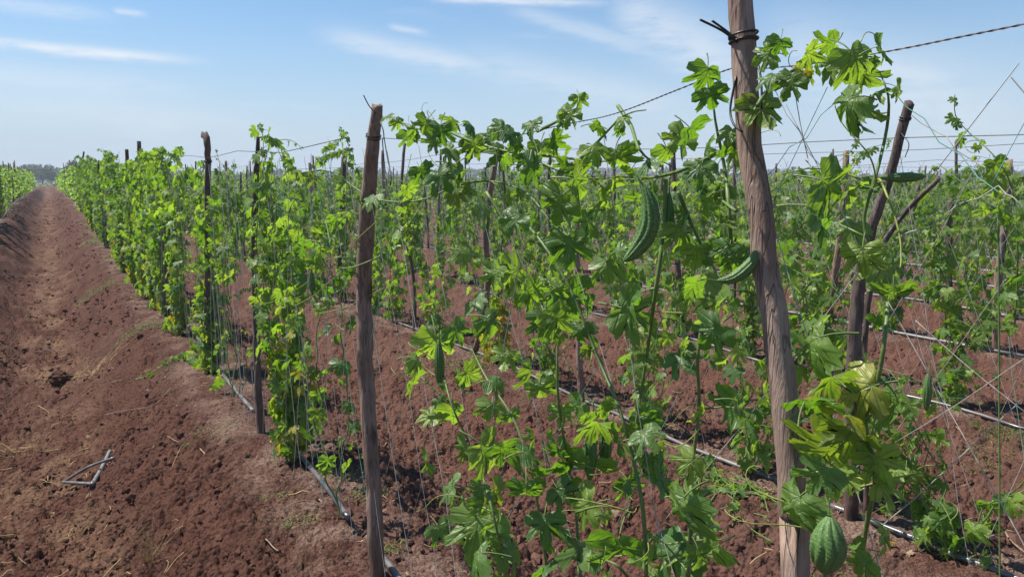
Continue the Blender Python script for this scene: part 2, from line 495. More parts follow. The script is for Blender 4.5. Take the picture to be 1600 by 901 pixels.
M_LITTER = plain('dead_leaf', (.20, .145, .09), .85, .2, None, (.28, .21, .13), 20.0, trans=.1)
M_YLITTER = plain('yellow_fallen_leaf', (.62, .45, .04), .7, .3, trans=.2)


# ------------------------------------------------------------------ ground
def ground():
    az = np.concatenate([np.linspace(-170, -12, 40)[:-1], np.linspace(-12, 74, 860), np.linspace(74, 190, 30)[1:-1]])
    az = np.radians(np.concatenate([az, ]))
    r = [0.35]
    while r[-1] < 1.3: r.append(r[-1] * 1.09)
    while r[-1] < 22: r.append(r[-1] * (1.0042 if r[-1] < 6 else 1.0068))
    while r[-1] < 45: r.append(r[-1] * 1.014)
    while r[-1] < 130: r.append(r[-1] * 1.03)
    while r[-1] < 5200: r.append(r[-1] * 1.22)
    r = np.array(r)
    na, nr = len(az), len(r)
    A, Rr = np.meshgrid(az, r, indexing='xy')
    x, y = (Rr * np.sin(A)).ravel(), (Rr * np.cos(A)).ravel()
    rr = Rr.ravel()
    z = land(x, y)
    fl = flank(x)
    fade = np.clip(1 - (rr - 12) / 10, 0, 1)
    rough = 0.35 + 0.65 * fl
    patch = sm(vnoise(x * 1.1, y * 1.1, 33), .3, .7)
    n = rr < 22
    xx, yy = x[n], y[n]
    det = lumps(xx * 17, yy * 17, 20, .42) / 17 * .6 + lumps(xx * 36, yy * 36, 40, .75) / 36 * .95 + _h((xx * 90).astype(np.int64), (yy * 90).astype(np.int64), 9) * .005
    det += lumps(xx * 4.6, yy * 4.6, 60, .42) / 4.6 * .12 * (.4 + .6 * patch[n])
    det += (vnoise(xx * 40, yy * 40, 3) - .5) * .008 + (vnoise(xx * 6, yy * 6, 4) - .5) * .03
    # drying cracks in the crust along the crests
    wx, wy = xx + .03 * vnoise(xx * 9, yy * 9, 50), yy + .03 * vnoise(xx * 9, yy * 9, 51)
    ed = cell_edge(wx * 13, wy * 13, 70)
    mask = (1 - sm(crest_dist(xx)[0], .3, .55)) * sm(vnoise(xx * 1.7, yy * 1.3, 52), .35, .6)
    det -= .016 * (1 - sm(ed, .0, .16)) * mask / np.maximum(rough[n] * 1.45, .2)
    z[n] += det * fade[n] * rough[n] * 1.45
    q = (rr > 7) & (rr < 75)
    big = lumps(x[q] * 3.1, y[q] * 1.5, 80, .5) * .09 + lumps(x[q] * 6.5, y[q] * 3.1, 84, .6) * .065 + (vnoise(x[q] * 1.5, y[q] * .5, 90) - .5) * .10
    z[q] += big * sm(rr[q], 7, 14) * (.3 + .7 * fl[q])
    V = np.stack([x, y, z], -1)
    i = np.arange(nr - 1)[:, None] * na; j = np.arange(na)[None, :]; k = (j + 1) % na
    a, b, c, d = i + j, i + k, i + na + k, i + na + j
    F = np.stack([a + 0 * k, d, c, b], -1).reshape(-1, 4)
    V = np.vstack([V, [[0, 0, float(land(0, 0))]]])
    g = Geo(); g.add(V, F)
    me = g.mesh('ground', [M_SOIL])
    j = np.arange(na); cap = [(int(q), int((q + 1) % na), len(V) - 1) for q in j]
    at = me.attributes.new('crest', 'FLOAT', 'POINT')
    at.data.foreach_set('value', np.append(1 - fl, 0).astype(np.float32))
    dist_edge = np.maximum(sm(y, ROW_END + 4, ROW_END + 9), sm(x, 150, 158))
    at = me.attributes.new('meadow', 'FLOAT', 'POINT')
    at.data.foreach_set('value', np.append(dist_edge, 0).astype(np.float32))
    obj('ground', me, kind='structure')
ground()

ICO = None
def icosphere():
    t = (1 + 5 ** .5) / 2
    V = np.array([(-1, t, 0), (1, t, 0), (-1, -t, 0), (1, -t, 0), (0, -1, t), (0, 1, t), (0, -1, -t), (0, 1, -t), (t, 0, -1), (t, 0, 1), (-t, 0, -1), (-t, 0, 1)], float)
    V /= np.linalg.norm(V[0])
    F = np.array([(0, 11, 5), (0, 5, 1), (0, 1, 7), (0, 7, 10), (0, 10, 11), (1, 5, 9), (5, 11, 4), (11, 10, 2), (10, 7, 6), (7, 1, 8), (3, 9, 4), (3, 4, 2), (3, 2, 6), (3, 6, 8), (3, 8, 9), (4, 9, 5), (2, 4, 11), (6, 2, 10), (8, 6, 7), (9, 8, 1)])
    return V, F
IV, IF = icosphere()

def rand_rots(n, g):
    q = g.normal(size=(n, 4)); q /= np.linalg.norm(q, axis=1)[:, None]
    a, b, c, d = q.T
    return np.stack([np.stack([1 - 2 * (c * c + d * d), 2 * (b * c - a * d), 2 * (b * d + a * c)], -1),
                     np.stack([2 * (b * c + a * d), 1 - 2 * (b * b + d * d), 2 * (c * d - a * b)], -1),
                     np.stack([2 * (b * d - a * c), 2 * (c * d + a * b), 1 - 2 * (b * b + c * c)], -1)], 1)

def scatter(gen, n, r0, r1, pw):
    """points over the view's sector of the ground, denser near the eye"""
    u = gen.random(n)
    r = (r0 ** pw + u * (r1 ** pw - r0 ** pw)) ** (1 / pw)
    a = YAW + np.radians(gen.uniform(-39, 39, n))
    return r * np.sin(a), r * np.cos(a), r

def clods():
    g2 = np.random.default_rng(3)
    x, y, r = scatter(g2, 62000, 1.6, 15.0, .42)
    keep = g2.random(len(x)) < (.10 + .9 * flank(x)) * (.35 + .65 * sm(vnoise(x * 1.3, y * 1.3, 77), .25, .6))
    x, y, r = x[keep], y[keep], r[keep]
    n = len(x)
    s = .003 + .012 * g2.random(n) ** 2.4
    big = g2.random(n) < .02
    s = np.where(big, .018 + .016 * g2.random(n), s) * (1 + r * .02)
    R = rand_rots(n, g2)
    base = IV[None] * (1 + .55 * (g2.random((n, 12, 1)) - .5)) * np.stack([g2.uniform(.8, 1.4, n), g2.uniform(.8, 1.1, n), g2.uniform(.5, .9, n)], -1)[:, None, :]
    V = np.einsum('nij,nkj->nki', R, base) * s[:, None, None]
    V += np.stack([x, y, land(x, y) + s * .35 + .012 * flank(x)], -1)[:, None, :]
    F = IF[None] + (np.arange(n) * 12)[:, None, None]
    g = Geo(); g.add(V.reshape(-1, 3), F.reshape(-1, 3))
    # coarser clods down the bare furrow
    n = 3600
    y = 9 * (75 / 9) ** g2.random(n); x = g2.uniform(-1.35, .85, n)
    s = .008 + .024 * g2.random(n) ** 3 * (1 + y * .01)
    base = IV[None] * (1 + .6 * (g2.random((n, 12, 1)) - .5)) * np.array([1.1, 1.0, .75])
    V = np.einsum('nij,nkj->nki', rand_rots(n, g2), base) * np.array([1, 1, .6]) * s[:, None, None] + np.stack([x, y, land(x, y) + s * .1 + .05 * flank(x)], -1)[:, None, :]
    g.add(V.reshape(-1, 3), (IF[None] + (np.arange(n) * 12)[:, None, None]).reshape(-1, 3))
    obj('soil_clods', g.mesh('soil_clods', [M_CLOD], smooth=False), label='loose reddish brown clods of dry earth strewn over beds and furrows', cat='soil', kind='stuff')
clods()


# ------------------------------------------------------------------ leaves
HALF_HI = [(0, 1.0), (.07, .90), (.15, .84), (.14, .76), (.21, .68), (.19, .58), (.15, .47), (.20, .42), (.29, .52), (.38, .58), (.41, .66), (.57, .73), (.55, .60), (.62, .52), (.55, .43),
           (.45, .35), (.37, .24), (.46, .22), (.55, .25), (.66, .17), (.62, .07), (.60, -.06), (.48, -.10), (.43, -.21), (.28, -.19), (.13, -.14)]
HALF_MID = [(0, 1.0), (.15, .82), (.20, .66), (.15, .46), (.34, .56), (.56, .73), (.60, .5), (.38, .25), (.65, .17), (.58, -.07), (.40, -.2), (.14, -.14)]
HALF_LOW = [(0, 1.0), (.18, .72), (.15, .45), (.56, .72), (.36, .25), (.64, .1), (.36, -.18)]

def leaf_template(half, ring, droop, bend, cup, wave, seed, pet=True):
    """blade and stalk; stalk foot at the origin, blade length about one; returns V, F, leaf coordinates, stalk triangles"""
    g = np.random.default_rng(seed)
    wob = lambda p: (p[0] * (1 + .10 * (g.random() - .5)), p[1] + .06 * (g.random() - .5))
    o = [half[0]] + [wob(p) for p in half[1:]] + [(0, -.015)] + [(-a, b) for a, b in (wob(p) for p in half[:0:-1])]
    o = np.array(o)
    c = np.array([0, .22])
    n = len(o)
    if ring:
        P = np.vstack([o, c + (o - c) * .5, c])
        j = np.arange(n); k = (j + 1) % n
        F = np.concatenate([np.stack([j, k, n + k], -1), np.stack([j, n + k, n + j], -1), np.stack([n + j, n + k, np.full(n, 2 * n)], -1)])
    else:
        P = np.vstack([o, c]); j = np.arange(n); k = (j + 1) % n
        F = np.stack([j, k, np.full(n, n)], -1)
    F = F[:, ::-1]
    x, y = P[:, 0], P[:, 1]
    b = bend
    yy, zz = np.sin(b * y) / b, -(1 - np.cos(b * y)) / b
    th = np.arctan2(x, y + .05); rr = np.hypot(x, y)
    zz = zz - cup * x * x + .12 * np.abs(x) + wave * np.sin(6.3 * th + seed) * rr + wave * .6 * np.sin(11 * x + seed * 2) * np.cos(9 * y + seed)
    ca, sa = math.cos(droop), math.sin(droop)
    B = np.stack([x, yy * ca + zz * sa, -yy * sa + zz * ca], -1)
    lf = np.stack([x, y, np.ones(len(x))], -1)
    if pet:
        pl = .62
        pp = np.stack([np.zeros(4), np.linspace(0, pl, 4), np.array([0, .10, .16, .17])], -1)
        tip = pp[-1]
        tv, tf = tube(pp, np.array([.028, .022, .02, .018]), 3, cap=False)
        B = B + tip
        V = np.vstack([B, tv]); FF = np.concatenate([F, tf + len(B)])
        lf = np.vstack([lf, np.tile([0.3, .1, 0], (len(tv), 1))])
        mi = np.concatenate([np.zeros(len(F)), np.ones(len(tf))]).astype(int)
    else:
        V, FF, mi = B + np.array([0, .45, .1]), F, np.zeros(len(F), int)
    return V, FF, lf, mi

def leaf_mesh(tp):
    V, F, lf, mi = tp
    g = Geo(); g.add(V, F[mi == 0], 0, lf=lf)
    if (mi == 1).any():
        g.F.append(F[mi == 1]); g.MI.append(np.ones((mi == 1).sum()))
    return g.mesh('leaf', [M_LEAF, M_STEM], attrs=False)

def leaf_mesh_attr(tp):
    me = leaf_mesh(tp)
    a = me.attributes.new('lf', 'FLOAT_VECTOR', 'POINT'); a.data.foreach_set('vector', tp[2].astype(np.float32).ravel())
    return me

HI = [leaf_template(HALF_HI, True, d, b, c, wv, s) for s, (d, b, c, wv) in enumerate([(.5, .9, .45, .10), (.8, .9, .25, .13), (.3, 1.5, .6, .10), (1.0, .9, -.25, .12), (.65, 1.7, .8, .13), (.45, .7, .3, .11)])]
HI_ME = [leaf_mesh_attr(t) for t in HI]
MID = [leaf_template(HALF_MID, False, d, b, c, wv, s + 20) for s, (d, b, c, wv) in enumerate([(.5, .9, .35, .08), (.8, .7, .15, .10), (.3, 1.3, .5, .08), (1.0, .9, -.1, .09)])]
MID_ME = [leaf_mesh_attr(t) for t in MID]
LOW = [leaf_template(HALF_LOW, False, d, b, c, wv, s + 40, False) for s, (d, b, c, wv) in enumerate([(.5, .9, .35, .1), (.9, .8, .1, .12), (.2, 1.3, .5, .1)])]
TINY = [(np.array([(-.5, 0, 0), (0, .5, .12), (.5, 0, 0), (0, 1.0, -.25), (0, -.1, -.05)], float), np.array([(0, 4, 1), (4, 2, 1), (0, 1, 3), (1, 2, 3)]),
         np.array([(-.5, .2, 0), (0, .5, 0), (.5, .2, 0), (0, 1, 0), (0, 0, 0)], float), np.zeros(4, int))]

def foliage(g, tps, P, R, S, tint, age, gen):
    """adds many leaves to one Geo, each template in one go"""
    which = gen.integers(0, len(tps), len(P))
    for i, (V, F, lf, mi) in enumerate(tps):
        q = np.where(which == i)[0]
        if not len(q):
            continue
        VV = np.einsum('nij,kj->nki', R[q], V) * S[q, None, None] + P[q, None, :]
        FF = F[None] + (np.arange(len(q)) * len(V))[:, None, None]
        g.add(VV.reshape(-1, 3), FF.reshape(-1, 3), 0, np.repeat(tint[q], len(V)), np.repeat(age[q], len(V)), np.tile(lf, (len(q), 1)))


class Vine:
    """stems and leaves of one plant in field coordinates, before they become objects"""
    def __init__(self):
        self.stems, self.P, self.R, self.S, self.age = [], [], [], [], []

    def leaf(self, p, d, nrm, s, age=0.0):
        self.P.append(np.asarray(p, float)); self.R.append(frame(np.asarray(d, float), np.asarray(nrm, float))); self.S.append(s); self.age.append(age)

    def dress(self, path, gen, gap, size, age=lambda z: 0.0, taper=True, base_skip=0.0, droop=(.0, 1.0)):
        L = np.concatenate([[0], np.cumsum(np.linalg.norm(np.diff(path, axis=0), axis=1))])
        s = base_skip + gap * gen.random()
        az = gen.uniform(0, 6.28)
        while s < L[-1]:
            i = min(np.searchsorted(L, s), len(path) - 1)
            az += 2.4 + gen.normal(0, .5)
            a = gen.uniform(*droop)
            d = np.array([math.sin(az) * math.cos(a), math.cos(az) * math.cos(a), -math.sin(a)])
            k = size * gen.uniform(.6, 1.25)
            if taper:
                k *= .35 + .65 * min(1, (L[-1] - s) / .35)
            nrm = np.array([gen.normal(.15, .45), gen.normal(0, .45), 1.0])
            self.leaf(path[i], d, nrm, k, age(path[i][2]))
            s += gap * gen.uniform(.6, 1.4)


def grow(gen, n_stems=4, height=1.5, spread=.55, gap=.06, size=.075, shoots=7, low=1.0, run=.5, yellow=.12):
    """a plant climbing a net strung along Y, its foot at the origin"""
    v = Vine()
    ag = lambda z: max(0.0, gen.normal(-.15 + yellow * 1.5 * (1.2 - z), .28)) if gen.random() < .6 else 0.0
    for i in range(n_stems):
        tgt = gen.uniform(-spread, spread)
        hh = height * gen.uniform(.72, 1.06)
        n = int(hh / .07) + 2
        t = np.linspace(0, 1, n)
        yy = tgt * t ** 1.2 + np.cumsum(gen.normal(0, .022, n)); xx = np.cumsum(gen.normal(0, .016, n))
        xx -= np.linspace(0, xx[-1], n) * .7
        P = np.stack([xx, yy - yy[0], hh * t], -1)
        if gen.random() < .65:                                   # runs on along the wire, tip lifting
            m = int(gen.uniform(.3, 1) * run / .07) + 2
            sg = np.sign(tgt) if gen.random() < .7 else -np.sign(tgt)
            q = np.linspace(0, 1, m)[1:]
            P = np.vstack([P, np.stack([P[-1, 0] + gen.normal(0, .05) * q, P[-1, 1] + sg * .07 * m * q, P[-1, 2] + .10 * np.sin(q * 3.0 + gen.uniform(-.6, .6))], -1)])
        P = smooth_path(P, .05)
        v.stems.append((P, np.linspace(.0042, .0016, len(P))))
        v.dress(P, gen, gap, size, ag, base_skip=.08 / low)
    for i in range(shoots):
        P0 = v.stems[gen.integers(0, n_stems)][0]
        k = gen.integers(int(len(P0) * .12), len(P0))
        az = gen.uniform(0, 6.28); L = gen.uniform(.12, .42)
        d = np.array([math.sin(az) * .55, math.cos(az), gen.uniform(-.5, .7)])
        q = np.linspace(0, 1, 6)[:, None]
        S = P0[k] + d * L * q + np.array([0, 0, -.18 * L]) * q ** 2 * 2
        v.stems.append((S, np.linspace(.0022, .0011, len(S))))
        v.dress(S, gen, gap * .8, size * .75, ag)
    return v

TENDRILS = []
def tendril_mesh(seed):
    g = np.random.default_rng(seed)
    P = [np.zeros(3)]
    d = np.array([0, 1.0, .1]); n = 22
    curl = g.uniform(.1, .25); bend = g.normal(0, .05, 3)
    for i in range(n):
        t = i / n
        a = bend[0] + curl * max(0, t - .45) * 5
        c, s = math.cos(a), math.sin(a)
        d = np.array([d[0], d[1] * c - d[2] * s, d[1] * s + d[2] * c]); d += np.array([g.normal(0, .04) + .03 * t, 0, 0]); d /= np.linalg.norm(d)
        P.append(P[-1] + d / n)
    V, F = tube(np.array(P), np.linspace(.011, .005, n + 1), 4)
    ge = Geo(); ge.add(V, F)
    return ge.mesh('tendril', [M_TENDRIL])
TENDRIL_ME = [tendril_mesh(i) for i in range(5)]

def flower_mesh():
    g = Geo()
    for k in range(5):
        a = k * 2 * math.pi / 5
        pt = np.array([(0, 0, 0), (.22, .28, .10), (.34, .65, .20), (.12, .95, .16), (-.12, .95, .16), (-.34, .65, .20), (-.22, .28, .10), (0, .5, .12)])
        R = np.array([(math.cos(a), -math.sin(a), 0), (math.sin(a), math.cos(a), 0), (0, 0, 1)])
        j = np.arange(7)
        g.add(pt @ R.T, np.stack([j, (j + 1) % 7, np.full(7, 7)], -1), 0)
    V, F = tube(np.array([(0, 0, -.9), (0, .05, -.4), (0, 0, 0)]), [.03, .035, .09], 5)
    g.add(V, F, 1)
    V, F = tube(np.array([(0, 0, .02), (0, 0, .16)]), [.10, .12], 6)
    g.add(V, F, 0)
    return g.mesh('flower', [M_PETAL, M_STEM])
FLOWER_ME = flower_mesh()

def gourd_mesh(bend, slim, seed):
    """ridged fruit hanging from the origin, about one long along -Z"""
    g = np.random.default_rng(seed)
    nr, na = 40, 54
    t = np.linspace(0, 1, nr)
    rad = slim * np.power(np.sin(np.pi * np.clip(t * .985 + .012, 0, 1)), .58) * (.78 + .34 * t - .22 * t ** 3)
    a = np.arange(na) / na * 2 * math.pi
    V = []
    for i in range(nr):
        ang = bend * (t[i] - .1)
        cx, cz = (1 - math.cos(bend * t[i])) / max(bend, 1e-3), -math.sin(bend * t[i]) / max(bend, 1e-3)
        u = np.array([math.cos(bend * t[i]), 0, math.sin(bend * t[i])]); vv = np.array([0, 1, 0])
        rg = np.abs(np.cos(a * 4.5 + .5 * math.sin(t[i] * 9))) ** .6
        bp = np.abs(np.sin(a * 9)) * np.abs(np.sin(t[i] * 46 + np.floor(a * 9 / math.pi) * 1.7)) ** 2
        r = rad[i] * (.76 + .24 * rg + .07 * bp * (rg > .6) + .02 * g.random(na))
        V.append(np.array([cx, 0, cz]) + (np.cos(a) * r)[:, None] * u + (np.sin(a) * r)[:, None] * vv)
    V = np.vstack(V)
    i = np.arange(nr - 1)[:, None] * na; j = np.arange(na)[None, :]; k = (j + 1) % na
    F = np.concatenate([np.stack([i + j, i + na + j, i + na + k], -1).reshape(-1, 3), np.stack([i + j, i + na + k, i + k], -1).reshape(-1, 3)])
    ge = Geo(); ge.add(V, F, 0)
    return ge.mesh('gourd', [M_GOURD, M_STEM])
def stalk_mesh():
    P = np.array([(0, 0, .42), (.02, 0, .25), (0, 0, .1), (0, 0, -.03)])
    V, F = tube(smooth_path(P, .05), .018, 5)
    g = Geo(); g.add(V, F)
    return g.mesh('stalk', [M_STEM])
STALK_ME = stalk_mesh()
GOURD_FAT, GOURD_SLIM, GOURD_BENT = gourd_mesh(.25, .30, 1), gourd_mesh(.15, .115, 2), gourd_mesh(1.55, .125, 3)


def realise(v, root_loc, label, group=None, individual=True, gen=rng, hi=True, tendrils=0, flowers=0, thick=1.0, ripe=0.0):
    """turns a Vine into a thing: an Empty with stems, leaves and the rest as children"""
    root = obj('gourd_vine', None, loc=root_loc, label=label, cat='vine', group=group)
    root.empty_display_size = .1
    rl = np.asarray(root_loc, float)
    for P, Rr in v.stems:
        V, F = tube(P - rl, Rr * thick, 5)
        g = Geo(); g.add(V, F)
        obj('stem', g.mesh('stem', [M_STEM]), root)
    P, R, S, A = np.array(v.P), np.array(v.R), np.array(v.S), np.array(v.age)
    order = np.argsort(-S / np.maximum(proj(P)[2], .3))
    ok = seen(P, 60)
    rest = []
    count = 0
    for i in order:
        px = S[i] * FPX / max(proj(P[i])[2][0], .3)
        if individual and ok[i] and px > 8.5 and count < 300:
            near = proj(P[i])[2][0] < 3.3
            me = HI_ME[gen.integers(0, len(HI_ME))] if near and hi else MID_ME[gen.integers(0, len(MID_ME))]
            o = obj('leaf', me, root)
            place(o, P[i], R[i], S[i], rl)
            if ripe and gen.random() < .85:
                o['ripe'] = float(ripe * gen.uniform(.5, 1.3))
            if A[i] > 0.02:
                o['age'] = float(A[i])
            count += 1
        else:
            rest.append(i)
    if rest:
        g = Geo()
        foliage(g, LOW, P[rest] - rl, R[rest], S[rest], gen.random(len(rest)), A[rest], gen)
        obj('foliage', g.mesh('foliage', [M_LEAF], attrs=True), root, kind='stuff')
    for k in range(tendrils):
        s = v.stems[gen.integers(0, len(v.stems))][0]
        p = s[gen.integers(len(s) // 4, len(s))]
        az = gen.uniform(0, 6.28)
        o = obj('tendril', TENDRIL_ME[gen.integers(0, 5)], root)
        place(o, p, frame(np.array([math.sin(az), math.cos(az), gen.uniform(-.2, .8)]), rng.normal(size=3)), gen.uniform(.10, .2), rl)
    for k in range(flowers):
        s = v.stems[gen.integers(0, len(v.stems))][0]
        p = s[gen.integers(len(s) // 3, len(s))]
        o = obj('flower', FLOWER_ME, root)
        place(o, p + np.array([-.06, rng.normal(0, .04), .03]), frame(np.array([.2, .3, .9]), np.array([-.7, rng.normal(0, .5), .5])), .018, rl)
    return root

def add_gourd(root, me, p, length, yaw, tilt=0.0, roll=0.0, stalk=.7):
    """a fruit as part of its vine, hanging from p"""
    rl = np.array(root.location)
    o = obj('gourd', me, root)
    o.matrix_basis = Matrix.Translation(Vector(p - rl)) @ Matrix.Rotation(yaw, 4, 'Z') @ Matrix.Rotation(tilt, 4, 'Y') @ Matrix.Rotation(roll, 4, 'X') @ Matrix.Scale(length, 4)
    s = obj('stalk', STALK_ME, o)
    s.scale = (stalk, stalk, stalk)
    return o


# ------------------------------------------------------------------ posts
def tie_mesh(r, seed, turns=3):
    """a lashing of thin black wire wound round a post of radius r"""
    g = np.random.default_rng(seed)
    t = np.linspace(0, turns * 2 * math.pi, turns * 18)
    P = np.stack([np.cos(t) * (r + .0022), np.sin(t) * (r + .0022), (t / t[-1] - .5) * .014 + .003 * np.sin(t * .5 + seed)], -1)
    ge = Geo(); V, F = tube(P, .0019, 5); ge.add(V, F)
    return ge.mesh('wire_tie', [M_WIRE])

def post(P, Rr, m, label, group=None, tie=None, tails=(), seed=0, sides=12, name='wooden_post'):
    """P: path from the foot to the tip; Rr its radii"""
    P = np.asarray(P, float)
    Q = smooth_path(P, .05 if sides > 8 else .12)
    rr = np.interp(np.linspace(0, 1, len(Q)), np.linspace(0, 1, len(Rr)), Rr)
    g2 = np.random.default_rng(seed)
    rr = rr * (1 + .07 * (np.convolve(g2.random(len(rr) + 4), np.ones(5) / 5, 'valid') - .5) * 2)
    Q = Q + np.stack([g2.normal(0, .0016, len(Q)), g2.normal(0, .0016, len(Q)), np.zeros(len(Q))], -1)
    root = P[0]
    V, F = tube(Q - root, rr, sides, rough=.07, seed=seed)
    l = (len(Q) - 1) * sides
    V[l:l + sides, 2] += g2.uniform(-.5, .5) * (V[l:l + sides, 1] - (Q[-1] - root)[1]) + g2.normal(0, rr[-1] * .25, sides)   # rough slanting cut
    V[-1, 2] += rr[-1] * .2
    g = Geo(); g.add(V, F)
    o = obj(name, g.mesh(name, [m]), loc=root, label=label, cat='post', group=group)
    if tie is not None:
        i = np.argmin(np.abs(Q[:, 2] - tie))
        tm = obj('wire_tie', tie_mesh(rr[i] * 1.06, seed), o)
        d = Q[min(i + 1, len(Q) - 1)] - Q[i - 1]
        tm.matrix_basis = Matrix.Translation(Vector(Q[i] - root)) @ Vector(d).to_track_quat('Z', 'Y').to_matrix().to_4x4()
        inv = tm.matrix_basis.inverted()
        for T in tails:
            L = np.array([tuple(inv @ Vector(q - root)) for q in smooth_path(T, .01)])
            V, F = tube(L, .0019, 5)
            g = Geo(); g.add(V, F)
            obj('wire_tail', g.mesh('wire_tail', [M_WIRE]), tm)
    return o

def row_path(pts, X, dx=0.0):
    Xs = np.broadcast_to(X, (len(pts),)) if np.ndim(X) == 0 else X
    return np.array([on_row(x, y, xx) for (x, y), xx in zip(pts, Xs)])

def px_r(pts, ws, X):
    return [w_ / 2 / FPX * proj(on_row(x, y, X))[2][0] for (x, y), w_ in zip(pts, ws)]

def foot(P):
    """extends a path that starts in mid-air down into the soil"""
    P = np.array(P)
    d = P[0] - P[1]; d = d / abs(d[2])
    z = float(land(P[0][0], P[0][1])) - .06
    if P[0][2] > z + .1:
        return np.vstack([P[0] + d * (P[0][2] - z), P])
    P[0][2] = z
    return P

X1, X2, X3 = .97, 3.0, 5.0
pts = [(1246, 901), (1240, 800), (1231, 680), (1215, 540), (1196, 400), (1178, 270), (1166, 150), (1160, 60), (1153, -45)]
P1 = foot(row_path(pts, .95))
post(P1, [.0265] + px_r(pts, [44, 44, 44, 43, 42, 40, 38, 38, 36], .95), M_POST, 'thickest pale brown post in front with bare bark and top cut off by frame',
     tie=1.735, tails=[[on_row(1152, 66, .93), on_row(1128, 48, .90), on_row(1094, 31, .86)], [on_row(1150, 60, .93), on_row(1130, 45, .92), on_row(1113, 33, .89)],
                       [on_row(1180, 80, .96), on_row(1189, 125, .94), on_row(1190, 170, .93)], [on_row(1150, 120, .93), on_row(1141, 170, .92), on_row(1147, 195, .91), on_row(1160, 206, .91)]], seed=1, sides=20)
pts = [(590, 903), (583, 760), (576, 650), (571, 560), (569, 470), (571, 380), (577, 290), (584, 213), (590, 166)]
P2 = foot(row_path(pts, .97))
post(P2, [.027] + px_r(pts, [26, 24, 24, 25, 25, 25, 25, 21, 17], .97), M_POST2, 'brown post with black tie near its rounded top beside bare drip tube',
     tie=1.655, tails=[[on_row(600, 215, .95), on_row(606, 250, .94), on_row(611, 275, .93), on_row(610, 290, .93)], [on_row(597, 215, .95), on_row(601, 260, .95), on_row(604, 282, .94)],
                       [on_row(588, 178, .94), on_row(577, 166, .92), on_row(568, 149, .90)], [on_row(594, 190, .94), on_row(599, 205, .94), on_row(600, 218, .95)]], seed=2, sides=16)
pts = [(408, 672), (403, 600), (400, 500), (397, 400), (399, 300), (402, 245), (403, 214)]
post(foot(row_path(pts, .97)), [.024] + px_r(pts, [12, 10, 10, 10, 10, 9, 5], .97), M_POST3, 'dark post with pointed tip behind the full height leafy vine', tie=1.6, seed=3, sides=10)
pts = [(326, 588), (325, 500), (325, 400), (325, 300), (324, 225), (320, 210)]
post(foot(row_path(pts, .97)), [.028] + px_r(pts, [12, 11, 10, 10, 9, 11], .97), M_POST3, 'grey post with knobbly dark top near trailing shoot on bed', tie=1.62, seed=4, sides=10)
for (xt, yt, xb, wd, lb, sd) in ((217, 221, 226, 9, 'dark tilted post rising highest above the far hedge of nearest row', 5), (246, 262, 257, 10, 'split grey post tip sunk in leaves of nearest row', 6),
                                 (155, 252, 149, 6, 'thin bare post standing clear of leaves by a furrow bend', 7), (198, 234, 204, 7, 'short stub post just left of tallest tilted post', 8), (131, 238, 127, 5, 'thin dark post near far end of the nearest row', 9)):
    p = on_row(xb, 450, .97)
    b = np.array([.97, p[1], float(land(.97, p[1]))])
    tp = on_row(xt, yt, .97)
    post(foot([b, (b + tp) / 2 + np.array([.02, 0, 0]), tp]), [.03, .03, .024], M_POST3, lb, seed=sd, sides=8)
pts = [(1330, 822), (1332, 700), (1334, 560), (1342, 450), (1358, 370), (1382, 300), (1400, 240), (1413, 185), (1421, 160)]
P3 = foot(row_path(pts, 2.97))
post(P3, [.03] + px_r(pts, [22, 21, 20, 21, 20, 18, 15, 14, 15], 2.97), M_POST3, 'dark crooked post bending right at its burnt top behind the front vines',
     tie=1.74, tails=[[on_row(1408, 208, 2.93), on_row(1420, 225, 2.9), on_row(1414, 246, 2.9)]], seed=10, sides=12)
pts = [(1352, 690), (1350, 560), (1361, 440), (1385, 372), (1420, 325), (1450, 296), (1467, 279)]
post(foot(row_path(pts, 3.1)), [.014] + px_r(pts, [9, 9, 9, 10, 9, 8, 7], 3.1), M_POST3, 'thin dark branch prop forking off to the right of crooked post', seed=11, sides=8, name='branch_prop')
for X, xt, yt, xb, r0, m, lb, sd in ((3.0, 901, 262, 912, .022, M_POST, 'slim reddish post behind the big curved gourd', 12), (3.0, 776, 240, 738, .026, M_POST2, 'leaning brown post in second row by a yellow leafed bush', 13),
                                (3.0, 632, 224, 646, .018, M_POST3, 'thin black straight post just right of the tied post', 14), (3.0, 540, 232, 531, .03, M_POST3, 'wavy dark post in second row left of tied post', 15),
                                (5.0, 1050, 196, 1071, .026, M_POST3, 'grey post tip standing above leaves left of thickest post', 16), (5.0, 1323, 236, 1292, .028, M_POST2, 'brown post in third row left of crooked post', 17),
                                (5.0, 860, 236, 868, .02, M_POST3, 'dark thin post in third row right of leaning post', 18), (7.0, 1488, 284, 1494, .03, M_POST3, 'short dark post seen right of the branch prop', 19),
                                (7.0, 1578, 250, 1566, .032, M_POST, 'pale barked post near right edge among leaves', 20)):
    p = on_row(xb, 450, X)
    b = np.array([X, p[1], float(land(X, p[1]))])
    tp = on_row(xt, yt, X + random.uniform(-.05, .05))
    mid = (b + tp) / 2
    g2 = np.random.default_rng(sd)
    post(foot([b, b * .7 + tp * .3 + g2.normal(0, .02, 3), b * .35 + tp * .65 + g2.normal(0, .025, 3), tp]), [r0 * 1.1, r0, r0, r0 * .8], m, lb, seed=sd, sides=8)

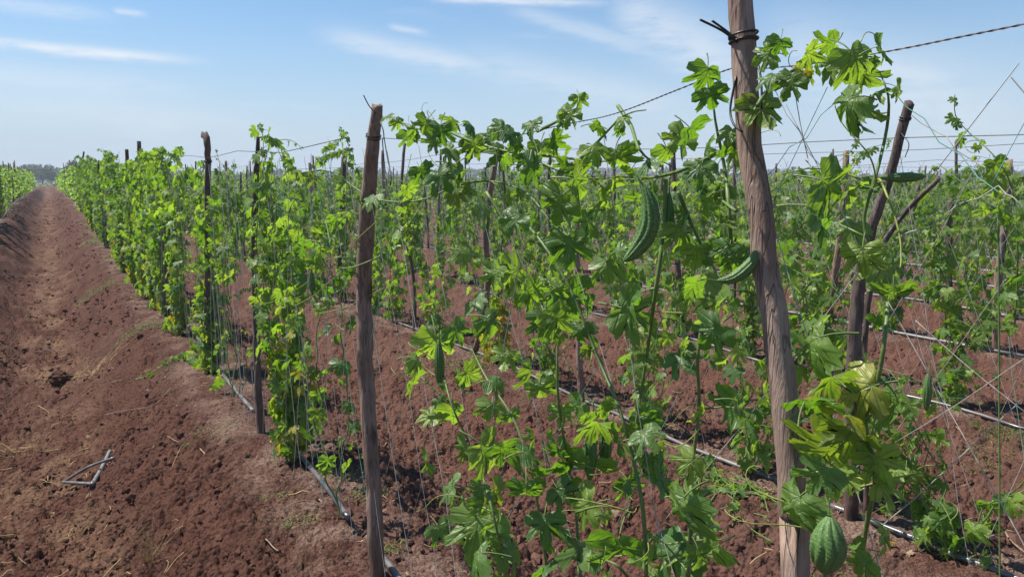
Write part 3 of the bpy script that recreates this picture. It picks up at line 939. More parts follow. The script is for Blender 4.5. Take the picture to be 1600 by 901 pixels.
# all the other posts of the field: individuals near, one mass far off
taken = {0: [.8, 2.6, 4.6, 6.1, 8.3, 9.4, 11, 13, 20, 24, 27], 1: [1.85, 4.0, 5.6, 7.4, 9.0], 2: [3.5, 5.2, 7.0], 3: [4.2, 5.0]}
cands = []
gp = np.random.default_rng(21)
for k in range(-2, 60):
    y = gp.uniform(-.5, 1.2)
    while y < ROW_END - 3:
        X = row_x(k)
        y += gp.uniform(1.7, 2.4)
        if any(abs(y - q) < .9 for q in taken.get(k, [])):
            continue
        b = np.array([X + gp.normal(0, .04), y, 0.0])
        if seen(np.array([b + [0, 0, 1.2]]), 20)[0]:
            cands.append((float(np.linalg.norm(b - CAM)), b, k, gp.integers(0, 1 << 30)))
cands.sort(key=lambda c: c[0])
POSTS_ALL = [c[1] for c in cands]
ORD = {-2: 'second left', -1: 'left', 0: 'nearest', 1: 'second', 2: 'third', 3: 'fourth', 4: 'fifth', 5: 'sixth', 6: 'seventh', 7: 'eighth', 8: 'ninth', 9: 'tenth'}
NTHP = ['first', 'second', 'third', 'fourth', 'fifth', 'sixth', 'seventh', 'eighth']
far = Geo()
n_ind = 0
per_row = {}
for d, b, k, sd in cands:
    per_row[k] = per_row.get(k, 0) + 1
    g2 = np.random.default_rng(sd)
    h = g2.uniform(1.5, 1.95) if g2.random() < .8 else g2.uniform(1.9, 2.15)
    b = b.copy(); b[2] = float(land(b[0], b[1])) - .05
    tp = b + np.array([g2.normal(0, .05), g2.normal(0, .10), h])
    mid1, mid2 = b * .65 + tp * .35 + g2.normal(0, .022, 3), b * .3 + tp * .7 + g2.normal(0, .022, 3)
    r0 = g2.uniform(.017, .03)
    if n_ind < 200 and d < 42:
        lbl = f'weathered grey brown post in the {ORD.get(k, "far back")} trellis row' if k in ORD else 'weathered thin post far back across the gourd field'
        if k in (1, 2, 3, 4) and per_row[k] <= 6:
            lbl = f'weathered grey post in the {ORD[k]} trellis row, {NTHP[per_row[k] - 1]} plain one counted from the near end'
        post([b, mid1, mid2, tp], [r0 * 1.1, r0, r0, r0 * .8], M_POST3 if g2.random() < .8 else M_POST2, lbl, group=f'posts of the {ORD[k]} trellis row' if k in ORD else 'posts far back across the field', seed=sd % 9999, sides=7)
        n_ind += 1
    else:
        V, F = tube(np.array([b, mid2, tp]), [r0 * 1.2, r0 * 1.2, r0], 4)
        far.add(V, F)
if far.n:
    obj('distant_posts', far.mesh('distant_posts', [M_POST3]), label='many thin trellis posts scattered to the horizon', cat='posts', kind='stuff')


# ------------------------------------------------------------------ wires and twine
def simple(name, V, F, m, label, cat, group=None, kind=None):
    g = Geo(); g.add(V, F)
    return obj(name, g.mesh(name, [m]), label=label, cat=cat, group=group, kind=kind)

def twisted(P, r, pitch):
    P = smooth_path(P, pitch / 8)
    L = np.arange(len(P)) * 2 * math.pi / 8
    u = np.array([1.0, 0, 0]); v = np.array([0, 0, 1.0])
    g = Geo()
    for ph in (0, math.pi):
        V, F = tube(P + (np.cos(L + ph) * r)[:, None] * u + (np.sin(L + ph) * r)[:, None] * v, r * .95, 4)
        g.add(V, F)
    return g
ya = [on_row(1640, 30, .95), on_row(1500, 58, .95), on_row(1400, 78, .95), on_row(1280, 98, .95), on_row(1184, 108, .96), on_row(1144, 107, .955), on_row(1060, 140, .96), on_row(960, 178, .97), on_row(880, 195, .97), on_row(740, 222, .97), on_row(598, 216, .955)]
g = twisted(np.array(ya), .00075, .026)
yb = np.array([(.96, y, float(land(.96, y)) * (y > 8) + 1.66 - .03 * math.sin((y - 2.7) / 1.9 * math.pi) ** 2 + .05 * sm(y, 3, 8)) for y in np.linspace(2.7, 60, 120)])
V, F = tube(yb, .0018, 4); g.add(V, F)
obj('trellis_wire', g.mesh('trellis_wire', [M_RUST]), label='twisted rusty wire running along the tops of the nearest posts', cat='wire')
for k, (z0, nm) in {1: (1.70, 'second'), 2: (1.72, 'third'), 3: (1.66, 'fourth'), 4: (1.62, 'fifth'), -1: (1.6, 'left')}.items():
    ys = np.linspace(max(.2, row_x(k) * .3), 40, 90)
    gq = np.random.default_rng(k + 50)
    Z = z0 + np.interp(ys, np.linspace(0, 40, 22), gq.normal(0, .035, 22)) - .02 * np.abs(np.sin(ys * 1.6))
    Z = Z + .5 * sm(ys, 10, 45) * (1 - sm(np.full(90, row_x(k)), 1.5, 13))
    V, F = tube(np.stack([np.full(90, row_x(k) - .03), ys, Z], -1), .0016 + .0002 * k * (k > 0), 4)
    simple('trellis_wire', V, F, M_RUST, f'thin wire strung along the tops of the {nm} row posts', 'wire')

def strand(a, b, sag, r, gen):
    t = np.linspace(0, 1, 7)[:, None]
    P = a + (b - a) * t + np.array([0, 0, -sag]) * (4 * t * (1 - t)) + gen.normal(0, .004, (7, 3)) * (t * (1 - t) * 4)
    return tube(P, r, 4, cap=False)

def net(X, y0, y1, label, sp=.24, lean=.55, r=.0011, z1=1.60, split=True, gen=None, green=.1, group=None):
    """twine zigzagging between the top wire and the foot of the bed"""
    gen = gen or np.random.default_rng(abs(int(y0 * 100) + int(X * 7)))
    root = obj('twine_net', None, loc=(X, y0, 0), label=label, cat='net', group=group) if split else None
    acc = Geo()
    y = y0
    while y < y1:
        for sg in (-1, 1):
            a = np.array([X + gen.normal(0, .01), y + gen.normal(0, .05), z1 + gen.normal(0, .015) + float(.5 * sm(y, 10, 45) * (1 - sm(X, 1.5, 13)))])
            yb_ = y + sg * lean * gen.uniform(.5, 1.5)
            b = np.array([X + gen.normal(0, .03), yb_, float(land(X, yb_)) + .015])
            if not split or (seen(np.linspace(a, b, 6), 0).any()):
                V, F = strand(a, b, gen.normal(0, .01), r * gen.uniform(.8, 1.25), gen)
                if split:
                    gg = Geo(); gg.add(V - np.array([X, y0, 0]), F)
                    obj('twine', gg.mesh('twine', [M_GTWINE if gen.random() < green else M_TWINE]), root)
                else:
                    acc.add(V, F)
        y += sp * gen.uniform(.7, 1.3)
    if not split:
        obj('twine_net', acc.mesh('twine_net', [M_TWINE]), label=label, cat='net', group=group)
net(.97, -.3, .72, 'white twine mesh right of the thickest post in front', sp=.24, lean=1.0, r=.0007, z1=1.63)
net(.97, .95, 2.55, 'white twine mesh under big curved gourd between the two nearest posts', sp=.24, lean=.75, r=.0009)
net(.97, 2.75, 4.5, 'white twine mesh between black tied post and full height vine', sp=.2, lean=.5, r=.0011)
net(.97, 4.7, 6.0, 'tight white twine mesh in the gap beside the knobbly grey post', sp=.16, lean=.34, r=.0012)
net(.97, 6.2, 30, 'white twine mesh of the nearest row beyond the knobbly grey post', sp=.3, lean=.35, r=.0012, split=False)
net(3.0, .9, 2.0, 'white twine mesh of second row at the right edge', sp=.3, lean=.6, r=.0010)
net(3.0, 2.0, 4.0, 'white twine mesh of second row behind the thickest post', sp=.3, lean=.6, r=.0011)
net(3.0, 4.0, 5.7, 'white twine mesh of second row between reddish and leaning posts', sp=.3, lean=.6, r=.0012)
net(3.0, 5.8, 30, 'white twine mesh of the second row left of leaning post', sp=.2, lean=.5, r=.0014, split=False)
net(5.0, 1.8, 7.0, 'white twine mesh of third row behind the crooked post', sp=.17, lean=.6, r=.0013, split=False)
net(5.0, 7.0, 28, 'white twine mesh of third row far beyond the leaning post', sp=.2, lean=.5, r=.0016, split=False)
for k in range(3, 9):
    net(row_x(k), row_x(k) * .4, 24, f'white twine mesh hung along the {ORD[k]} trellis row', sp=.2, lean=.6, r=.0016, split=False)
net(-1.5, 14, 60, 'white twine mesh of the row left of the bare furrow', sp=.5, lean=.5, r=.002, split=False)
xr = obj('twine_net', None, loc=(.97, .5, 0), label='thin greenish twine crossing in an X against the sky right of thickest post', cat='net')
for a, b, X, gm in (((1196, 120), (1302, 292), .97, 0), ((1332, 126), (1196, 278), .97, 1), ((1392, 138), (1560, 300), .95, 1), ((1425, 180), (1540, 262), .97, 0), ((1262, 246), (1268, 262), .96, 0), ((1560, 290), (1400, 372), .97, 0), ((1560, 290), (1640, 345), .97, 0)):
    V, F = strand(on_row(*a, X), on_row(*b, X), .003, .00065, np.random.default_rng(a[0]))
    gg = Geo(); gg.add(V - np.array([.97, .5, 0]), F)
    obj('twine', gg.mesh('twine', [M_GTWINE if gm else M_TWINE]), xr)
# two stray strings by the right edge, one of them green
V, F = tube(smooth_path([on_row(1608, 178, 2.5), on_row(1580, 230, 2.5), on_row(1548, 292, 2.5)], .05), .0013, 4)
simple('green_twine', V, F, M_GTWINE, 'loose bright green twine slanting down at the right edge', 'string')
for a, b, X, lb in (((1240, 130), (1262, 246), .96, 'pale loose thread hanging below the yellow flowers'), ((1600, 560), (1400, 690), 1.9, 'thick white twine rising to the right edge over bare soil'), ((1430, 500), (1610, 650), 1.9, 'thick white twine crossing down to the right edge over bare soil')):
    V, F = tube(smooth_path([on_row(*a, X), (on_row(*a, X) + on_row(*b, X)) / 2 + np.array([0, 0, -.006]), on_row(*b, X)], .05), .0008, 4)
    simple('loose_twine', V, F, M_TWINE, lb, 'string')


# ------------------------------------------------------------------ drip tubes
def drip(X, ys, label, r=.0105, m=M_TUBE, wob=.012, seed=0, bury=0.0):
    g2 = np.random.default_rng(seed)
    ys = np.asarray(ys, float)
    xs = X + np.interp(ys, np.linspace(ys[0], ys[-1], 9), g2.normal(0, wob, 9))
    zs = land(xs, ys) + r * (.9 - bury) + .014
    V, F = tube(np.stack([xs, ys, zs], -1), r, 8)
    return simple('drip_tube', V, F, m, label, 'tube')
t0 = on_ground(470, 716); t1 = on_ground(536, 800); t2 = on_ground(596, 866); t3 = on_ground(640, 925)
def drip_pts(pts, label, r, m, lift=.0):
    P = np.array([on_ground(*p) for p in pts])
    P = smooth_path(P, .05)
    P[:, 2] = land(P[:, 0], P[:, 1]) + r * .8 + .006 + lift
    V, F = tube(P, r, 9)
    return simple('drip_tube', V, F, m, label, 'tube')
drip_pts([(452, 690), (470, 716), (500, 752), (522, 780), (545, 812)], 'short bare drip tube length poking out below the full height vine', .0125, M_TUBE, .012)
drip_pts([(575, 838), (596, 866), (622, 900), (660, 950)], 'pale grey drip tube length at the foot of the tied post', .0125, M_TUBE_LIT, .008)
drip_pts([(258, 470), (285, 505), (318, 548), (345, 585), (372, 618), (396, 646)], 'pale drip tube on bed between grey post and dark pointed post', .0125, M_TUBE_LIT, .012)
drip(3.01, np.linspace(2.28, 7.4, 40), 'grey drip tube along the second row left of thickest post', .0105, M_TUBE_LIT, .01, 3)
drip(2.99, np.linspace(.9, 2.02, 20), 'black drip tube along the second row at lower right', .0125, M_TUBE, .006, 4)
drip(4.98, np.linspace(3.6, 9, 40), 'pale drip tube along the third row behind gourds', .011, M_TUBE_LIT, .02, 5)
drip(4.9, np.linspace(1.6, 3.3, 24), 'dark drip tube along the third row right of crooked post', .0115, M_TUBE, .02, 6)
for k in range(3, 9):
    drip(row_x(k), np.linspace(row_x(k) * .42, 20, 60), f'pale drip tube lying along the {ORD[k]} trellis row', .012 + .0012 * k, M_TUBE_LIT, .03, 7 + k)
drip(-1.5 + .12, np.linspace(18, 70, 80), 'pale drip tube along the bed left of the bare furrow', .016, M_TUBE_LIT, .02, 20)


# ------------------------------------------------------------------ front vines, traced along their real stems
def hero(stems, leaves, label, foot_px, X=.97, gap=.115, size=.05, seed=0, tend=6, flow=0, thick=1.0):
    gen = np.random.default_rng(seed)
    v = Vine()
    for st in stems:
        P = np.array([on_row(x, y, X + gen.normal(0, .03)) for x, y in st])
        P = smooth_path(P, .03)
        v.stems.append((P, np.minimum(np.linspace(.0040, .0022, len(P)), np.linspace(.0009, .0009 + .00035 * (len(P) - 1), len(P))[::-1]) * (1 if len(st) > 3 else .8)))
        v.dress(P, gen, gap, size, lambda z: .0 if gen.random() < .8 else gen.uniform(.1, .5), droop=(.1, 1.2))
    for L in leaves:
        x, y, wpx = L[:3]
        age = L[3] if len(L) > 3 else max(0.0, gen.normal(-.1, .15))
        Xl = L[4] if len(L) > 4 else X + gen.normal(-.02, .06)
        c = on_row(x, y, Xl)
        s = wpx * .86 / 1.12 / FPX * proj(c)[2][0]
        view = c - CAM; view = view / np.linalg.norm(view)
        nrm = -view * gen.uniform(.15, .9) + np.array([0, 0, gen.uniform(.3, 1.0)]) + gen.normal(0, .38, 3)
        tip = np.array([0, 0, -1.0]) * gen.uniform(.2, 1) + CR * gen.normal(0, .8) + gen.normal(0, .25, 3)
        tip = tip - nrm * (tip @ nrm) / (nrm @ nrm)
        R = frame(tip, nrm)
        v.P.append(c - R @ np.array([0, .85, 0.0]) * s); v.R.append(R); v.S.append(s); v.age.append(age)
    f = on_row(*foot_px, X); f[2] = float(land(f[0], f[1]))
    return realise(v, f, label, gen=gen, tendrils=tend, flowers=flow, thick=thick, ripe=.22)

vA = hero([[(1075, 905), (1080, 800), (1080, 740), (1092, 640), (1090, 560), (1100, 490), (1118, 430), (1140, 445)], [(1040, 280), (1038, 350), (1025, 450), (1010, 560), (990, 690), (985, 760)],
           [(1145, 440), (1140, 340), (1132, 260), (1118, 190), (1112, 130)], [(1160, 215), (1130, 235), (1100, 250), (1060, 268), (1015, 278), (965, 282)], [(1060, 300), (1085, 360), (1110, 410), (1130, 440)],
           [(1085, 905), (1040, 850), (1010, 830)], [(1092, 640), (1130, 635), (1165, 640)], [(1150, 330), (1110, 300), (1080, 282)]],
          [(1100, 120, 62), (1112, 152, 60), (1085, 210, 66), (1060, 217, 60), (1100, 236, 56), (1140, 212, 46), (1010, 258, 62), (985, 275, 60), (1040, 242, 55), (1080, 455, 92), (1110, 470, 105), (1068, 515, 66), (1112, 522, 76), (1066, 560, 66), (1102, 556, 52),
           (1060, 800, 110), (1078, 842, 124), (1040, 745, 86, .1), (1092, 782, 80), (1130, 640, 86, .2), (1160, 634, 66), (1050, 870, 110), (1110, 860, 70), (990, 490, 96, .1), (1010, 660, 56), (1075, 725, 60, .4), (1100, 320, 60), (1130, 380, 54, .2), (1125, 300, 50), (1030, 900, 110),
           (1090, 400, 56), (1150, 410, 60)],
          'front vine with big curved gourd climbing left of the thickest post', (1085, 1010), seed=101, tend=10, thick=1.15)
vB = hero([[(905, 905), (900, 800), (890, 740), (872, 620), (872, 520), (880, 430)], [(1010, 905), (1005, 800), (990, 720), (968, 640), (935, 560), (890, 450), (840, 370), (800, 330), (775, 290)],
           [(965, 165), (985, 195), (1000, 235), (1030, 260)], [(690, 200), (740, 222), (800, 238), (870, 245), (930, 252), (980, 248)], [(800, 215), (840, 250), (880, 268), (930, 276)],
           [(905, 250), (935, 220), (975, 180), (1010, 172)], [(840, 205), (870, 190), (900, 172), (905, 145)], [(990, 720), (1020, 690), (1060, 700)], [(900, 800), (940, 790), (990, 800)],
           [(985, 905), (960, 880), (925, 870)]],
          [(905, 158, 34), (888, 180, 46), (870, 178, 30), (830, 198, 44), (800, 212, 50), (740, 198, 46), (965, 250, 66), (930, 240, 56), (910, 290, 80), (868, 322, 86, .15), (935, 200, 44), (800, 430, 72, .1), (832, 462, 62, .1), (895, 470, 92), (850, 505, 60, .3), (870, 500, 70),
           (870, 740, 86), (890, 712, 70), (912, 790, 76), (852, 822, 70), (900, 862, 112, .3), (970, 868, 122), (1000, 722, 82), (1010, 682, 60), (930, 670, 72), (960, 690, 66), (900, 640, 60, .3), (940, 650, 70), (830, 585, 66, .45), (845, 610, 56, .3), (930, 730, 66), (985, 760, 60, .3), (860, 690, 60), (880, 770, 60),
           (950, 310, 80), (890, 385, 76), (960, 395, 60), (835, 262, 60), (870, 222, 44), (780, 245, 50), (915, 345, 60), (860, 400, 64, .3), (1000, 310, 50, .3), (950, 420, 60), (905, 520, 55)],
          'front vine in the middle whose long stem slants down from the wire', (950, 1000), seed=102, tend=12, thick=1.1)
vC = hero([[(790, 895), (770, 800), (742, 710), (705, 630), (685, 545)], [(855, 890), (835, 760), (805, 660), (760, 590), (735, 540)], [(620, 185), (645, 200), (690, 203), (730, 212)], [(470, 270), (515, 268), (580, 308), (650, 314), (710, 292), (765, 283), (820, 300), (860, 345)],
           [(705, 630), (660, 590), (640, 560)], [(530, 420), (560, 415), (610, 390), (640, 350), (660, 315)], [(800, 880), (750, 850), (715, 835)], [(770, 800), (730, 780), (690, 770)], [(760, 300), (790, 350), (820, 420), (850, 480)]],
          [(640, 215, 42), (664, 196, 44), (706, 190, 44), (722, 216, 46), (760, 214, 48), (782, 202, 44), (815, 226, 50), (846, 236, 54), (606, 182, 30), (675, 222, 40), (700, 240, 44), (690, 207, 50), (650, 205, 40), (622, 192, 28), (720, 270, 66), (690, 278, 60), (760, 330, 60), (615, 372, 66, .15), (640, 300, 46), (580, 312, 42, .2), (552, 408, 44, .1), (470, 385, 46, .1), (770, 505, 66), (742, 470, 60), (715, 520, 56), (680, 540, 76), (655, 565, 56), (650, 600, 50), (700, 650, 60), (662, 722, 52), (700, 762, 56),
           (760, 708, 86), (792, 706, 74), (745, 830, 104), (738, 872, 94), (822, 770, 66, .2), (780, 772, 62, .5), (800, 862, 76), (670, 650, 46), (720, 700, 50), (690, 830, 52), (830, 710, 66), (760, 790, 60, .2), (855, 880, 66), (715, 600, 46), (765, 640, 50), (735, 585, 50), (775, 600, 50), (790, 560, 52), (745, 230, 44),
           (800, 345, 60), (700, 340, 50), (730, 400, 56), (770, 430, 56), (660, 270, 44)],
          'front vine right of the tied post with sprawling shoot across it', (800, 985), seed=103, tend=12)
vD = hero([[(1340, 915), (1352, 830), (1368, 740), (1352, 660), (1372, 590), (1383, 520), (1386, 440), (1360, 385), (1350, 340), (1370, 270), (1386, 200), (1388, 150), (1374, 112)], [(1184, 165), (1200, 140), (1235, 112), (1275, 96), (1330, 88), (1375, 90)],
           [(1290, 905), (1280, 830), (1270, 760), (1300, 690), (1350, 640)], [(1386, 300), (1350, 282), (1310, 285)], [(1368, 740), (1345, 760), (1320, 745)], [(1352, 370), (1310, 350), (1280, 345)], [(1270, 760), (1255, 690), (1250, 620)]],
          [(1196, 88, 50), (1216, 72, 44), (1206, 122, 54), (1232, 132, 56), (1335, 98, 88), (1382, 76, 56), (1352, 120, 74), (1290, 72, 56), (1268, 86, 50), (1322, 160, 80), (1332, 188, 70), (1366, 150, 54), (1360, 178, 52), (1290, 345, 118), (1302, 290, 96), (1330, 360, 62), (1390, 425, 86, .25), (1396, 462, 70, .2),
           (1262, 540, 116, .1), (1270, 625, 90, .1), (1312, 640, 116, .62, .86), (1300, 600, 90, .4), (1342, 612, 100, .7), (1282, 700, 130, .45), (1330, 682, 96, .5), (1372, 720, 76, .35), (1386, 762, 64, .25), (1238, 796, 104, 0, .84), (1335, 862, 60), (1350, 885, 52), (1250, 660, 70), (1300, 105, 62), (1325, 300, 70), (1280, 745, 80, .2), (1316, 745, 66, .35)],
          'front vine with yellowing leaves climbing right of the thickest post', (1310, 1080), X=.93, seed=104, tend=12, thick=.9)
add_gourd(vA, GOURD_BENT, on_row(1004, 288, .86), .15, math.radians(148), .55, stalk=.3)
add_gourd(vA, GOURD_BENT, on_row(1120, 438, .88), .088, YAW * -1, -1.5)
add_gourd(vA, GOURD_SLIM, on_row(1046, 300, .97), .09, .4)
add_gourd(vB, GOURD_SLIM, on_row(925, 655, 1.02), .15, .3, .1)
add_gourd(vB, GOURD_SLIM, on_row(948, 652, 1.06), .14, 1.0, -.1)
add_gourd(vC, GOURD_SLIM, on_row(686, 530, .95), .145, .8, .06)
add_gourd(vD, GOURD_FAT, on_row(1296, 806, .82), .080, 1.0, .1)
add_gourd(vD, GOURD_SLIM, on_row(1374, 277, .93), .062, -YAW, -1.52)
rD = np.array(vD.location)
for x, y in ((1250, 102), (1264, 110)):
    o = obj('flower', FLOWER_ME, vD)
    place(o, on_row(x, y, .9), frame(np.array([.3, .2, -.8]), np.array([-.6, -.4, -.5])), .008, rD)
# long pale tendrils between the tied post and the full height vine
rC = np.array(vC.location)
for st in ([(545, 330), (505, 345), (482, 375), (478, 410), (474, 432)], [(590, 345), (560, 372), (540, 395), (510, 405), (478, 398)], [(460, 478), (490, 462), (515, 440), (535, 425)], [(385, 480), (430, 470), (470, 448), (500, 425)], [(498, 490), (540, 480), (560, 470), (600, 450)],
           [(540, 445), (530, 470), (548, 505), (538, 515), (522, 505)]):
    V, F = tube(smooth_path([on_row(x, y, .9 + .03 * i) for i, (x, y) in enumerate(st)], .02) - rC, .0018, 5)
    g = Geo(); g.add(V, F)
    obj('tendril', g.mesh('tendril', [M_TENDRIL]), vC)

for lb, sd, X, stems, ft in (('tall young shoot with small leaves against the sky at the right edge', 105, 2.9, [[(1492, 148), (1493, 180), (1512, 205), (1535, 225), (1560, 252), (1580, 290), (1588, 345), (1590, 420), (1585, 520)], [(1466, 256), (1490, 275), (1520, 300), (1560, 330)]], (1585, 700)),
                           ('vine tips climbing over the wavy dark post left of the tied post', 107, 2.95, [[(530, 198), (540, 215), (546, 240), (540, 270), (534, 320), (532, 400)], [(545, 232), (520, 238), (498, 252), (482, 270)], [(545, 245), (560, 262), (575, 290)], [(536, 215), (522, 222), (505, 235)]], (532, 480)),
                           ('creeping vine tips along the wire right of the thickest post', 106, 4.8, [[(1345, 205), (1330, 235), (1300, 258), (1262, 262), (1225, 280), (1205, 300)], [(1408, 208), (1380, 225), (1350, 235), (1330, 260), (1322, 310), (1318, 400)]], (1318, 560))):
    gen = np.random.default_rng(sd)
    v = Vine()
    for st in stems:
        P = smooth_path([on_row(x, y, X + gen.normal(0, .03)) for x, y in st], .03)
        v.stems.append((P, np.linspace(.0016, .0036, len(P))))
        v.dress(P[::-1], gen, .045, .07 if sd == 107 else .06, droop=(.1, 1.1))
    f = on_row(*ft, X); f[2] = float(land(f[0], f[1]))
    v.stems.append((smooth_path([f, (f + v.stems[-1][0][-1]) / 2, v.stems[-1][0][-1]], .05), np.full(3, .0035).repeat(40)[:len(smooth_path([f, (f + v.stems[-1][0][-1]) / 2, v.stems[-1][0][-1]], .05))]))
    realise(v, f, lb, gen=gen, tendrils=4)

# full height vine by the pointed post, and the next ones down the nearest row
def planted(X, y, label, group=None, seed=0, individual=True, tend=4, flow=0, **kw):
    gen = np.random.default_rng(seed)
    v = grow(gen, **kw)
    b = np.array([X, y, float(land(X, y)) - .01])
    v.P = [p + b for p in v.P]; v.stems = [(P + b, r) for P, r in v.stems]
    return realise(v, b, label, group, individual, gen, tendrils=tend, flowers=flow)
f = on_ground(452, 722)
v = planted(1.0, f[1], 'dense full height vine with yellow lower leaves beside pointed post', seed=201, n_stems=11, height=1.66, spread=.36, gap=.042, size=.068, shoots=26, run=.3, yellow=.5, tend=5)
add_gourd(v, GOURD_SLIM, on_row(486, 420, .95), .13, .4)
f2 = on_ground(318, 592)
vt = planted(1.0, f2[1] + .15, 'bushy vine wrapped round the knobbly grey post', seed=202, n_stems=9, height=1.62, spread=.5, gap=.048, size=.074, shoots=22, run=.4, yellow=.3)
# its low shoot trailing over the bed towards the furrow
gen = np.random.default_rng(5)
tv = Vine()
P = np.array([on_ground(x, y, z) for x, y, z in ((318, 575, .02), (290, 560, .0), (262, 575, -.03), (235, 585, -.06), (212, 588, -.1))])
P[:, 2] = land(P[:, 0], P[:, 1]) + .05
tv.stems.append((smooth_path(P, .03), np.linspace(.003, .0015, len(smooth_path(P, .03)))))
tv.dress(tv.stems[0][0], gen, .028, .055)
realise(tv, P[0], 'low green shoot trailing over the bed towards the furrow', gen=gen)

planted(1.0, 5.25, 'vine hanging from the wire over the open twine gap', seed=210, n_stems=4, height=1.66, spread=.5, gap=.05, size=.075, shoots=14, run=.6, yellow=.2, low=.09)
planted(1.0, 3.1, 'thin vine on the wire between tied post and full height vine', seed=211, n_stems=2, height=1.5, spread=.3, gap=.09, size=.065, shoots=3, run=.5, yellow=.2, low=.3)
row1 = [(7.6, 203), (8.7, 204), (9.6, 205), (10.6, 206), (11.8, 207)]
names = ['leafy vine left of the open twine gap by grey post', 'full vine column with yellow patches on the nearest row', 'thick vine column two past the open twine gap', 'leafy vine beneath the split grey post tip', 'leafy vine beneath the tallest tilted post']
for (y, sd), nm in zip(row1, names):
    planted(.98, y, nm, seed=sd, individual=False, n_stems=11, height=1.66, spread=.5, gap=.044, size=.085, shoots=24, run=.5, yellow=.5)
# rows behind: near plants leaf by leaf
GN = {0: 'nearest', 1: 'second', 2: 'third', 3: 'fourth', 4: 'fifth'}
near_list = []
for k, ylist, kw in ((1, (1.45, 2.5, 3.3, 4.35, 5.1, 6.2, 7.2), dict(n_stems=5, height=1.4, spread=.6, gap=.062, size=.076, shoots=14)),
                     (2, (2.5, 3.4, 4.2, 5.0, 5.9, 6.8), dict(n_stems=6, height=1.5, spread=.6, gap=.062, size=.078, shoots=13)),
                     (3, (3.3, 4.2, 5.1, 5.9), dict(n_stems=6, height=1.5, spread=.6, gap=.062, size=.078, shoots=13))):
    for i, y in enumerate(ylist):
        near_list.append((k, y, i, kw))
NTH = ['first', 'second', 'third', 'fourth', 'fifth', 'sixth', 'seventh', 'eighth']
SPECIAL = {(1, 0): 'low leafy vine at lower right edge over bare soil', (1, 4): 'bushy yellowing vine between the reddish and leaning posts', (1, 1): 'vine leaning on the crooked post at right'}
for k, y, i, kw in near_list:
    kw = dict(kw)
    if (k, i) == (1, 4): kw.update(height=.85, yellow=.9, n_stems=6, shoots=14)
    if (k, i) == (1, 0): kw.update(height=.8, spread=.75, n_stems=8, shoots=18)
    lb = SPECIAL.get((k, i), f'gourd vine in the {GN[k]} row, {NTH[i]} plant from the right edge')
    v = planted(row_x(k), y, lb, group=f'near vines of the {GN[k]} row', seed=300 + k * 20 + i, tend=3, flow=1 if (k + i) % 3 == 0 else 0, **kw)
    if (k + i) % 3 == 1:
        add_gourd(v, GOURD_SLIM, np.array([row_x(k) - .1, y + .1, .75 + .1 * (i % 3)]), .16, i * 1.0, .05)

# middle distance: whole plants sharing a few meshes
def plant_mesh(seed, **kw):
    gen = np.random.default_rng(seed)
    v = grow(gen, **kw)
    g = Geo()
    foliage(g, LOW, np.array(v.P), np.array(v.R), np.array(v.S), gen.random(len(v.P)), np.array(v.age), gen)
    gs = Geo()
    for P, r in v.stems:
        V, F = tube(P[::2], r[::2] * 1.2, 3, cap=False); gs.add(V, F)
    return g.mesh('foliage', [M_LEAF], attrs=True), gs.mesh('stem', [M_STEM])
DENSE = [plant_mesh(500 + i, n_stems=11, height=1.68, spread=.55, gap=.045, size=.09, shoots=22, run=.5, yellow=.45) for i in range(7)]
OPEN = [plant_mesh(600 + i, n_stems=6, height=1.52, spread=.65, gap=.062, size=.084, shoots=12, run=.6, yellow=.25) for i in range(9)]
cand = []
gp = np.random.default_rng(77)
for k in range(-2, 60):
    y = {0: 12.4, 1: 7.8, 2: 7.4, 3: 6.6}.get(k, row_x(k) * .40 + gp.uniform(0, .8))
    while y < ROW_END - 2:
        P = np.array([row_x(k), y, .9])
        if seen(P[None], 40)[0]:
            cand.append((float(np.linalg.norm(P - CAM)), k, y))
        y += gp.uniform(.75, 1.15)
cand.sort()
gf = Geo()
nv = 0
for d, k, y in cand:
    X = row_x(k)
    pick = gp.integers(0, 1 << 30)
    if gp.random() < (.05 if k <= 0 else .10):                      # a plant that never came up
        continue
    if nv < 255:
        nv += 1
        fm, smh = (DENSE if k <= 0 else OPEN)[pick % (7 if k <= 0 else 9)]
        lb = f'leafy gourd vine farther along the {ORD[k]} trellis row' if k in ORD else 'small gourd vine far back across the trellis field'
        root = obj('gourd_vine', None, loc=(X + gp.normal(0, .03), y, float(land(X, y))), label=lb, cat='vine', group=f'vines farther along the {ORD[k]} row' if k in ORD else 'vines far back across the field')
        root.rotation_euler.z = math.pi * (pick % 2) + gp.normal(0, .12)
        sc = gp.uniform(.82, 1.1) if k > 0 else gp.uniform(.95, 1.1); root.scale = (sc, sc, sc)
        fo = obj('foliage', fm, root, kind='stuff')
        fo['ripe'] = float(gp.uniform(0, .45))
        if gp.random() < .14:
            fo['age'] = float(gp.uniform(.12, .4))
        obj('stem', smh, root)
    else:
        n = int(np.clip(1500 / d, 16, 60) * (1.6 if k <= 0 else 1))
        q = gp.random(n)
        z = 1.62 * q ** (.6 if d > 25 else .8) * gp.uniform(.66, 1.12)
        P = np.stack([X + gp.normal(0, .10, n), y + gp.normal(0, .30, n), z + land(X, y)], -1)
        S = np.full(n, float(np.clip(.075 + d * .0012, .1, .19))) * gp.uniform(.7, 1.2, n)
        foliage(gf, TINY, P, rand_rots(n, gp), S, np.clip(gp.uniform(.1, .9) + gp.normal(0, .18, n), 0, .99), np.maximum(0, gp.normal(-.1, .2, n)), gp)
obj('distant_vines', gf.mesh('distant_vines', [M_LEAF], attrs=True), label='mass of trellised gourd vines stretching to the horizon', cat='vines', kind='stuff')


